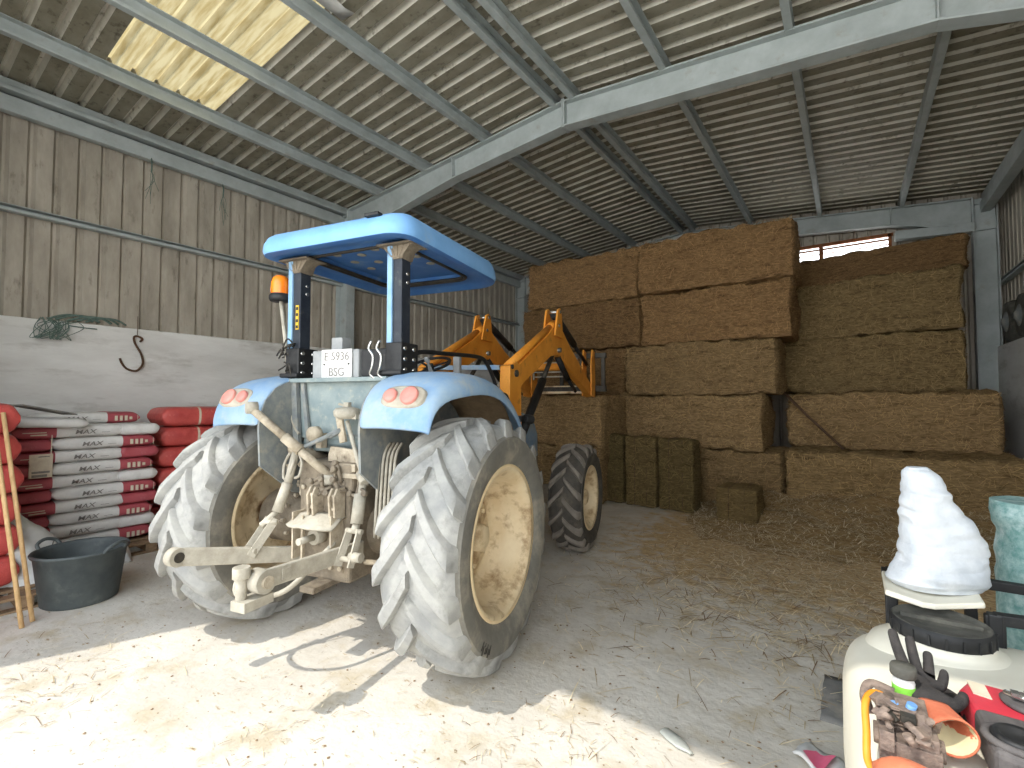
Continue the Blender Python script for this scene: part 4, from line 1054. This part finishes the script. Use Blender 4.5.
# red sacks stack behind, by the tractor's left wheel
z = 0
pl2 = dup(pl, (-6.98,2.80,0), (0,0,PI/2), 'wooden pallet under the red sacks behind the left rear wheel')
z = .117
lab = ['lowest','second','third','fourth','fifth','sixth','seventh','eighth','topmost']
rs = sack_mesh('red_sack', .86, .58, .27, 31, [M['redwrap'],M['label']], [(.44,.47)]).build('red_sack', [M['redwrap'],M['label']]); subs(rs,1)
for k in range(6):
    o = rs if k == 0 else rs.copy()
    if k: COL.objects.link(o)
    o.location = (-6.95+rnd.uniform(-.02,.02), 2.70+rnd.uniform(-.02,.02), z+.243*k); o.rotation_euler = (0,0,PI/2+rnd.uniform(-.03,.03))
    tag(o, 'red plastic sack, %s of the pile behind the left rear wheel' % (lab[k] if k<5 else 'topmost'), 'sack', 'red sacks behind the left rear wheel')
# red sacks stack at the left image edge with two leaning handles
pl3 = dup(pl, (-5.92,.42,0), (0,0,PI/2), 'wooden pallet under the red sacks with two leaning sticks')
rs2 = sack_mesh('red_sack', .98, .66, .30, 37, [M['redwrap'],M['label']], []).build('red_sack', [M['redwrap'],M['label']]); subs(rs2,1)
for k in range(6):
    o = rs2 if k == 0 else rs2.copy()
    if k: COL.objects.link(o)
    o.location = (-5.92+rnd.uniform(-.02,.02), .44+rnd.uniform(-.02,.02), .117+.248*k); o.rotation_euler = (0,0,PI/2+rnd.uniform(-.03,.03))
    tag(o, 'red sack, %s of the pile the two wooden sticks lean on' % (lab[k] if k<5 else 'topmost'), 'sack', 'red sacks at the left edge')
for k,(a,b_) in enumerate((((-4.97,.85,0),(-5.57,.735,1.60)),((-5.05,.92,0),(-5.57,.80,1.56)))):
    b = MB(); b.tube([a,b_],.016,8); tag(b.build('wooden_stick', M['wood']), ('pale wooden stick leaning on the red sacks, the nearer of two','pale wooden stick leaning on the red sacks, the farther of two')[k], 'stick', 'two sticks leaning on the red sacks')
# dark tarp edge on the stack
b = MB(); b.bar((-6.3,.98,1.62),(-6.55,1.42,1.52),.16,.012); tag(b.build('shovel_blade', M['rubber']), 'dark flat board poking out over the white sacks from the red pile', 'board')
# white bag leaning in front
def soft_bag(name, rings, seed, mats, n=40, amp=.02, folds=5):
    mb = MB(); rows = []; off = Vector((seed,seed*2,seed*3))
    rings_i = []
    for i in range(len(rings)-1):
        for t in (0,.12,.25,.38,.5,.62,.75,.88):
            f = t*t*(3-2*t)*.35+t*.65
            rings_i.append([a+(b-a)*f for a,b in zip(rings[i],rings[i+1])])
    rings_i.append(list(rings[-1]))
    for zc,cx,cy,rx,ry in rings_i:
        row = []
        for k in range(n):
            a = 2*PI*k/n; c,s_ = math.cos(a),math.sin(a)
            p = Vector((cx+rx*math.copysign(abs(c)**.8,c), cy+ry*math.copysign(abs(s_)**.8,s_), zc))
            nn = noise.noise(Vector((p.x*5,p.y*5,p.z*9))+off)*amp + abs(noise.noise(Vector((p.x*7+p.z*6,p.y*7,p.z*22))+off))*amp*.9
            nn += amp*.75*(abs(noise.noise(Vector((p.x*3.2+p.y*2,p.y*3,p.z*34))+off))-.2)*(1.0 if c > -.9 else .4)
            p += Vector((c,s_,0))*nn; p.z += .4*noise.noise(p*9+off)*amp*min(1,max(0,(zc-rings[0][0])*12))
            row.append(p)
        rows.append(row)
    mb.grid(rows, closed_u=True); mb.add(rows[0],[tuple(range(n))]); mb.add(rows[-1],[tuple(range(n))])
    o = mb.build(name, mats); subs(o,1); return o
o = soft_bag('white_sack', [(0,0,0,.20,.14),(.04,0,0,.26,.17),(.2,-.01,.02,.25,.17),(.4,-.06,.06,.21,.14),(.55,-.12,.10,.15,.09),(.66,-.17,.13,.10,.04),(.72,-.19,.14,.09,.015)], 4, M['white'], amp=.02)
o.location = (-5.86,1.11,0.03); o.rotation_euler = (0,-.0,PI/2+.5); tag(o, 'white sack slumped between the red pile and the black bucket', 'sack')
b = MB(); b.tube([(.08,-.165,.18),(.02,-.18,.30),(-.05,-.165,.38),(-.02,-.15,.45)], .004, 5, smooth_path=4); b.build('printed_line', M['letter'], o)
o.location.z = .0
b = MB(); b.grid([[Vector((-.13+.26*j/8, -.10+.2*i/6, .0+.20*math.exp(-((j-6)**2)/3.0)*(i/6)+.015*math.sin(j*2+i))) for j in range(9)] for i in range(7)])
o = solid(b.build('crumpled_paper', M['white']), .004); o.location = (-6.18,1.72,.13-.10); o.rotation_euler = (.35,0,PI/2); tag(o, 'crumpled white paper between the bucket and the sack stack', 'paper')
# bucket
bk = thing('bucket', 'black rubber bucket with two loop handles on the floor by the sacks', 'bucket', (-5.30,1.25,0), .5)
b = MB(); b.lathe([(.0001,.0),(.235,.0),(.25,.012),(.30,.40),(.315,.405),(.322,.42),(.315,.432),(.298,.428),(.292,.40),(.24,.03),(.0001,.025)], n=48)
b.build('bucket_body', M['bucket'], bk)
for s in (-1,1):
    b = MB(); b.tube([(s*.30,-.085,.415),(s*.335,-.075,.46),(s*.35,0,.485),(s*.335,.075,.46),(s*.30,.085,.415)],.014,8,smooth_path=5); b.build('bucket_handle', M['bucket'], bk)
# hook and twine on the wall
b = MB(); b.tube([(0,.03,-.07),(0,.055,-.03),(0,.0,.0),(0,-.035,-.02),(0,-.02,-.10),(0,.05,-.24),(0,.065,-.36),(0,.0,-.45),(0,-.10,-.43),(0,-.155,-.36),(0,-.175,-.30)], lambda t: .013, 8, smooth_path=6)
b.tube([(0,0,0),(0,.0,.26)], .004, 5); o = b.build('meat_hook', M['rust']); o.location = (XL+.035,2.27,2.50); tag(o, 'rusty iron S hook hanging on the grey left wall', 'hook')
b = MB(); rn = random.Random(8)
for k in range(14):
    y0 = rn.uniform(-.15,.1); b.tube([(.03,y0,.05),(.05,y0+rn.uniform(-.12,.12),-.08),(.06,y0+rn.uniform(-.16,.16),-.2),(.04,y0+rn.uniform(-.1,.15),-.05),(.03,y0+.1,.03)], .004, 5, smooth_path=5)
b.tube([(.03,.1,-.02),(.04,.25,-.03),(.03,.36,-.03)],.007,5)
for k in range(8):
    y0 = rn.uniform(.1,.5); b.tube([(-.03,y0-.2,.05),(.0,y0-.05,.11),(.0,y0+.1,.11),(-.02,y0+.2,.06)], .012, 6, smooth_path=4)
o = b.build('twine_bundle', M['wire']); o.location = (XL+.01,1.50,2.57); tag(o, 'tangle of green twine hanging over the edge of the grey wall', 'twine')

for y, z0, lab_ in ((2.36,4.79,'frayed cord hanging from the left eave beam, nearer the skylight end'),(3.25,4.77,'frayed cord hanging from the left eave beam above the hook')):
    b = MB(); rn = random.Random(int(y*10))
    b.tube([(0,0,.10),(.02,.0,.05),(.03,0,0),(.02,.0,-.10)], .010, 6)
    for k in range(5): b.tube([(.02,0,-.08),(.02+.01*k,rn.uniform(-.04,.04),-.2),(.01,rn.uniform(-.08,.10),-.32-.05*k)], .003, 5, smooth_path=3)
    o = b.build('hanging_cord', M['wire']); o.location = (XL+.06,y,z0); tag(o, lab_, 'cord')
# round drums leaning on the ledge of the right wall
for k,(y,lab_) in enumerate(((10.45,'dark round hub resting on the right wall ledge by the corner column, farther of two'),(9.75,'dark round hub resting on the right wall ledge, nearer of two'))):
    t = thing('wheel_hub', lab_, 'wheel', (XR+.06,y,2.56), 0, 'round hubs on the right wall ledge')
    b = MB(); b.lathe([(.0001,.07),(.22,.07),(.23,.09),(.30,.10),(.32,.06),(.325,0),(.30,-.06),(.22,-.07),(.0001,-.07)], (0,0,.325), 'X', 36, flip=False); b.build('hub_ring', M['lid'], t)
    b = MB(); b.lathe([(.0001,-.12),(.05,-.12),(.07,-.105),(.10,-.09),(.14,-.075),(.16,-.07)], (0,0,.325), 'X', 28); b.build('hub_cap', M['gpanel'], t)
# ------------------------------------------------------------------ sprayer tank and the things lying on it
sp = thing('sprayer', 'cream plastic sprayer tank with a big black screw lid, at the right foreground', 'sprayer', (.72,1.70,0))
# local x,y relative to (.72,1.72)
mb = MB(); NU, NV = 64, 28
def sq(v, e): return math.copysign(abs(v)**e, v)
rows = []
for j in range(NV+1):
    ph = -PI/2+PI*j/NV; row = []
    for i in range(NU):
        th = 2*PI*i/NU
        cx, cz = sq(math.cos(ph),.25), sq(math.sin(ph),.25)
        x = .765*cx*sq(math.cos(th),.33); y = .66*cx*sq(math.sin(th),.33)
        z = .51+.345*cz
        z += .03*(1-(x/.75)**2)*(1-(y/.62)**2) if cz > .5 else 0
        tp = 1-.10*max(0,(.45-z)/.3)
        x, y = x*tp, y*tp; row.append(Vector((x*.9985-y*.055+.016, y*.9985+x*.055, z)))
    rows.append(row)
mb.grid(rows, closed_u=True)
tk = mb.build('tank', M['tank'], sp)
LC = (.220-.72, 2.085-1.70)   # lid centre
b = MB(); b.lathe([(.22,.78),(.185,.85),(.150,.875),(.133,.88),(.131,.898),(.11,.90),(.0001,.90)], (LC[0],LC[1],0), n=56); b.build('tank_neck', M['tank'], tk)
b = MB(); b.lathe([(.126,.899),(.130,.901),(.130,.937),(.123,.945)], (LC[0],LC[1],0), n=56)
for k in range(20):
    a = 2*PI*k/20; b.box((LC[0]+.131*math.cos(a),LC[1]+.131*math.sin(a),.919),(.006,.006,.034),Euler((0,0,a)))
ld = b.build('screw_lid', M['lidband'], sp)
b = MB(); b.lathe([(.123,.945),(.119,.947),(.116,.940),(.06,.938),(.0001,.939)], (LC[0],LC[1],0), n=56); b.box((LC[0],LC[1],.944),(.20,.02,.012)); b.build('lid_top', M['lid'], ld)
# frame behind the tank with a white shelf plate
b = MB()
def Lc(x,y,z): return (x-.72,y-1.70,z)
for a,b_ in (((.105,2.24,.80),(.105,2.24,.955)),((.37,2.22,.0),(.37,2.22,.955)),((.37,2.22,.94),(1.4,2.40,.94)),((.37,2.62,.0),(.37,2.62,.955)),((1.4,2.4,0),(1.4,2.4,.94)),((.37,2.62,.94),(1.4,2.62,.94))):
    b.bar(Lc(*a),Lc(*b_),.036,.036,up=(0,1,0))
b.bar(Lc(.105,2.24,.93),Lc(.105,2.62,.93),.03,.03); b.bar(Lc(.37,2.62,.93),Lc(.105,2.62,.93),.03,.03); b.box(Lc(.37,2.22,.90),(.05,.03,.10))
fr = bev(b.build('frame', M['black'], sp), .004)
b = MB(); rows = []
for i in range(9):
    f = i/8; x = .085+(.35-.085)*f; row = []
    dip = .012*(1-abs(f-.45)/.55)
    yf = 2.20-.075*(1-abs(f-.42)/.58)+.02*f
    for y, dz in ((yf,0),(yf+.10,.002),(2.34,.004),(2.42,.0)): row.append(Vector(Lc(x,y,.975+dz-dip)))
    rows.append(row)
b.grid(rows, smooth=False); pt = bev(solid(b.build('shelf_plate', M['tank'], sp), .02, 0), .006, 3)
# white woven bag standing on the plate
o = soft_bag('woven_sack', [(0,.005,.0,.140,.085),(.025,.0,0,.165,.105),(.06,.008,0,.155,.105),(.09,.018,0,.138,.10),(.125,.022,0,.140,.10),(.16,.022,0,.134,.098),(.22,.008,0,.114,.088),(.28,-.014,0,.092,.072),(.34,-.038,0,.068,.056),(.39,-.055,0,.050,.042),(.42,-.064,0,.040,.030),(.432,-.066,0,.030,.02)], 6, M['bagwhite'], 56, .017)
o.location = (.240,2.315,.985); o.rotation_euler = (0,0,.61); o.scale = (.93,.92,.99); tag(o, 'crumpled white woven sack standing on the shelf behind the black lid', 'sack')
o = soft_bag('woven_sack', [(0,0,0,.26,.2),(.05,0,0,.28,.22),(.3,0,0,.27,.22),(.6,.01,0,.26,.21),(.9,.0,0,.25,.2),(1.05,.0,0,.24,.18),(1.17,0,0,.25,.15),(1.21,0,0,.25,.13)], 9, M['teal'], 40, .02)
o.location = (.77,3.06,0); tag(o, 'tall teal mesh sack at the right edge behind the sprayer', 'sack')
# black rubber mat on the floor
b = MB(); b.grid([[Vector((-.165+.075*i+.003*math.sin(j*2), 3.50-.062*j, .001+.001*noise.noise(Vector((i*.6,j*.5,0))))) for i in range(9)] for j in range(9)])
o = solid(b.build('rubber_mat', M['rubber']), .008, 1); tag(o, 'worn black rubber mat on the floor left of the sprayer tank', 'mat')
# small petrol engine with orange hose
en = thing('small_engine', 'small dusty petrol engine with orange hose and salmon cowl on the tank', 'engine', (.086,1.37,.872)); en.scale = (.86,.86,.68)
rn = random.Random(14); b = MB()
b.box((.0,.02,.045),(.12,.17,.09)); b.cyl((-.01,.05,.08),(-.01,.05,.15),.042,n=16)
for k in range(6): b.box((-.01,.05,.09+.011*k),(.105,.095,.004))
b.cyl((-.07,.0,.06),(.07,.0,.06),.03,n=14); b.box((.03,-.03,.10),(.05,.06,.05)); b.cyl((.03,-.06,.11),(.03,-.01,.16),.014,n=10); b.box((-.045,-.05,.09),(.03,.05,.06))
b.box((.02,.10,.07),(.10,.04,.10),Euler((0,.2,.3)))
bev(b.build('engine_block', M['engine'], en), .005)
b = MB()
for k in range(26):
    p = Vector((rn.uniform(-.065,.065),rn.uniform(-.08,.10),rn.uniform(.07,.15)))
    q = p+Vector((rn.uniform(-.03,.03),rn.uniform(-.03,.03),rn.uniform(-.02,.03)))
    if k%3: b.cyl(p,q,rn.uniform(.005,.012),n=8)
    else: b.box(p,(rn.uniform(.012,.03),rn.uniform(.012,.03),rn.uniform(.01,.025)),Euler((rn.random(),rn.random(),rn.random())))
islands(b, 'engine_fitting', M['engine'], en)
b = MB()
for k in range(8):
    p = Vector((rn.uniform(-.06,.06),rn.uniform(-.06,.10),rn.uniform(.10,.15))); b.cyl(p,p+Vector((rn.uniform(-.02,.02),rn.uniform(-.02,.02),.012)),.009,n=8)
b.box((-.0,-.02,.145),(.03,.025,.02)); islands(b, 'dark_fitting', M['dkmetal'], en)
b = MB(); b.cyl((.005,.03,.13),(.012,.025,.165),.011,n=12); b.cyl((-.02,.035,.13),(-.025,.03,.150),.01,n=12); islands(b, 'fuel_fitting', M['bluecap'], en)
b = MB(); b.tube([(-.03,.07,.135),(-.065,.075,.14),(-.085,.03,.125),(-.085,-.03,.07),(-.085,-.08,.02),(-.07,-.11,.005)], .009, 10, smooth_path=6); b.build('orange_hose', M['orangetube'], en)
b = MB(); b.tube([(-.02,.14,.12),(-.07,.14,.13),(-.085,.11,.10),(-.075,.08,.06)], .013, 10, smooth_path=6); b.build('grey_hose', M['engine'], en)
b = MB(); rows = []
for i in range(13):
    f = i/12; row = []
    for j in range(9):
        g = -1+2*j/8; row.append(Vector((-.075+.215*f, -.165+.02*f+.075*g, .0+.10*(1-g*g)**.5*(.55+.45*math.sin(PI*min(1,f*1.15)**.8)) +.006*math.sin(f*9))))
    rows.append(row)
b.grid(rows); o = solid(b.build('engine_cowl', M['salmon'], en), .006); 
# small bottle next to the engine
bt = thing('spray_bottle', 'small white bottle with green label and grey cap among the engine parts', 'bottle', (.090,1.52,.874)); bt.scale = (.8,.8,.9)
b = MB(); b.lathe([(.0001,0),(.026,0),(.028,.01),(.028,.11),(.022,.125),(.0001,.126)], n=24); b.build('bottle_body', M['white'], bt)
b = MB(); b.lathe([(.0285,.06),(.0287,.062),(.0287,.10),(.0285,.102)], n=24); b.build('bottle_label', M['green'], bt)
b = MB(); b.lathe([(.0001,.124),(.031,.124),(.033,.128),(.033,.146),(.030,.152),(.0001,.153)], n=24); b.build('bottle_cap', M['lid'], bt)
# work glove: palm, five fingers, flared cuff
gl = thing('work_glove', 'black work glove with wide orange cuff and cream lining on the tank', 'glove', (.138,1.49,.885))
def skin(name, verts, edges, radii, m, parent, lv=2):
    me = bpy.data.meshes.new(name); me.from_pydata(verts, edges, []); o = bpy.data.objects.new(name, me); COL.objects.link(o); o.parent = parent
    me.materials.append(m); s = o.modifiers.new('skin','SKIN'); s.use_smooth_shade = True
    for i, r_ in enumerate(radii):
        v = me.skin_vertices[0].data[i]; v.radius = (r_, r_) if not isinstance(r_, tuple) else r_
    me.skin_vertices[0].data[0].use_root = True
    ss = o.modifiers.new('subdivision','SUBSURF'); ss.levels = lv; ss.render_levels = lv
    return o
# hand local frame: cuff toward -y (camera), fingers toward +y and -x, lying on the tank
V = [(0,0,.05)]; E_ = []; Rr_ = [(.044,.026)]
V.append((-.015,.05,.055)); E_.append((0,1)); Rr_.append((.045,.024))
V.append((-.03,.095,.062)); E_.append((1,2)); Rr_.append((.043,.02))
def finger(root, pts, r):
    last = root
    for k,p in enumerate(pts):
        V.append(p); E_.append((last,len(V)-1)); Rr_.append(r*(1-.09*k)); last = len(V)-1
finger(2, [(-.046,.125,.070),(-.064,.175,.100),(-.076,.205,.135)], .0170)
finger(2, [(-.018,.140,.064),(-.024,.190,.090),(-.030,.220,.118)], .0168)
finger(2, [(.010,.135,.056),(.014,.180,.074),(.014,.205,.092)], .0160)
finger(2, [(.034,.115,.050),(.046,.150,.060),(.050,.172,.070)], .0145)
finger(1, [(.056,.05,.050),(.076,.080,.052),(.084,.11,.050)], .0160)
skin('glove_hand', V, E_, Rr_, M['glove'], gl)
b = MB(); rows = []
for i in range(9):
    f = i/8; row = []
    for k in range(28):
        a = 2*PI*k/28
        r1, r2 = .040+.022*f**1.2, .022+.016*f
        row.append(Vector((.004+.02*f+r1*math.cos(a), .015-.10*f+.012*f*math.sin(2*a)+.018*f*math.cos(a), .050+.004*f+r2*math.sin(a)+.003*math.sin(3*a+f*3))))
    rows.append(row)
b.grid(rows, closed_u=True); cf = solid(b.build('glove_cuff', M['cuff'], gl), .004)
b = MB(); b.grid([[Vector((v.x*.94+.0015,v.y*1.0+.001,(v.z-.05)*.9+.05)) for v in r_] for r_ in rows], closed_u=True); b.build('cuff_lining', M['cream'], cf)
gl.rotation_euler = (.10,0,-.0); gl.scale = (.82,.95,1)
gl2 = thing('work_glove', 'second black work glove lying under the orange-cuffed one by the red case', 'glove', (.215,1.62,.868))
Va = [(0,-.08,.02),(0,-.03,.022),(0,.02,.024)]; E2 = [(0,1),(1,2)]; R2 = [(.036,.018),(.04,.018),(.04,.016)]
for k,(dx,l) in enumerate(((-.03,.055),(-.011,.075),(.011,.072),(.03,.052))):
    n0 = len(Va); Va += [(dx*1.1,.05,.024),(dx*1.35,.05+l*.6,.022),(dx*1.4,.05+l,.016)]; E2 += [(2,n0),(n0,n0+1),(n0+1,n0+2)]; R2 += [.0115,.0108,.0095]
n0 = len(Va); Va += [(.048,.0,.022),(.066,.03,.02),(.07,.05,.016)]; E2 += [(1,n0),(n0,n0+1),(n0+1,n0+2)]; R2 += [.0125,.0115,.010]
skin('glove_hand', Va, E2, R2, M['glove'], gl2); gl2.rotation_euler = (0,0,.75)
# red tool with chrome guard and black round cap
ch = thing('power_tool', 'red and grey motor tool with chrome guard and round black cap on the tank', 'tool', (.325,1.53,.872), -.03)
b = MB(); b.prism([(-.11,.00),(.24,.00),(.26,.10),(.24,.15),(-.10,.165),(-.125,.10)],'Z',.0,.07); rb = bev(b.build('red_housing', M['redbox'], ch), .014, 3)
b = MB(); b.prism([(-.10,.085),(-.068,.078),(-.072,.145),(-.105,.15)],'Z',.070,.0725); b.build('cream_label', M['label'], rb)
b = MB(); b.lathe([(.0001,.07),(.05,.07),(.055,.078),(.045,.083),(.0001,.083)], (.0,.09,0), n=24); b.build('starter_plate', M['greyplas'], rb)
b = MB(); b.tube([(-.04,.105,.084),(-.025,.08,.092),(.0,.07,.096),(.03,.075,.096),(.05,.095,.088)], .008, 8, smooth_path=5)
for k in range(4): b.box((-.03+.024*k,.075+.008*(k%2),.10),(.014,.02,.008))
b.build('chrome_guard', M['chrome'], rb)
b = MB(); b.prism([(-.10,-.16),(.24,-.18),(.24,.01),(-.11,.01)],'Z',.0,.078); b.prism([(-.06,-.22),(.2,-.24),(.22,-.15),(-.08,-.15)],'Z',.0,.06); gh = bev(b.build('grey_housing', M['greyplas'], ch), .016, 3)
b = MB(); b.lathe([(.0001,.085),(.024,.085),(.028,.092),(.038,.094),(.043,.088),(.043,.07),(.0001,.07)], (-.055,-.105,0), n=30); b.build('round_cap', M['black'], gh)
b = MB(); b.tube([(-.055+.050*math.cos(t),-.105+.046*math.sin(t),.080) for t in [2*PI*k/24 for k in range(24)]], .008, 8, closed=True); b.build('cap_ring', M['greyplas'], gh)
# bits on the floor
b = MB(); b.lathe([(.0001,0),(.02,.0),(.03,.01),(.034,.06),(.032,.12),(.02,.15),(.012,.16),(.012,.18),(.0001,.181)], n=20)
o = b.build('plastic_bottle', M['plastic']); o.rotation_euler = (PI/2+.02,0,1.1); o.location = (-.80,2.44,.016); o.scale = (1,.4,1); tag(o, 'flattened clear plastic bottle on the floor at the edge of the sunlight', 'bottle')
b = MB(); b.grid([[Vector((-.10+.022*i, -.06+.02*j, .025+.012*math.sin(i*.9+j*.4)+.012*noise.noise(Vector((i*.7,j*.7,2))))) for i in range(10)] for j in range(8)])
o = solid(b.build('printed_bag', M['white']), .01, 1); o.location = (-.14,2.63,.0); o.rotation_euler = (0,0,-.5); tag(o, 'crumpled white and pink plastic bag on the floor at the bottom edge', 'bag')
b = MB(); b.grid([[Vector((-.05+.018*i, -.06+.014*j, .0435+.02*math.sin((i*.018+.05)/.022*.9+(j*.7)*.4)+.0)) for i in range(6)] for j in range(8)]); b.build('pink_stripe', M['pink'], o)
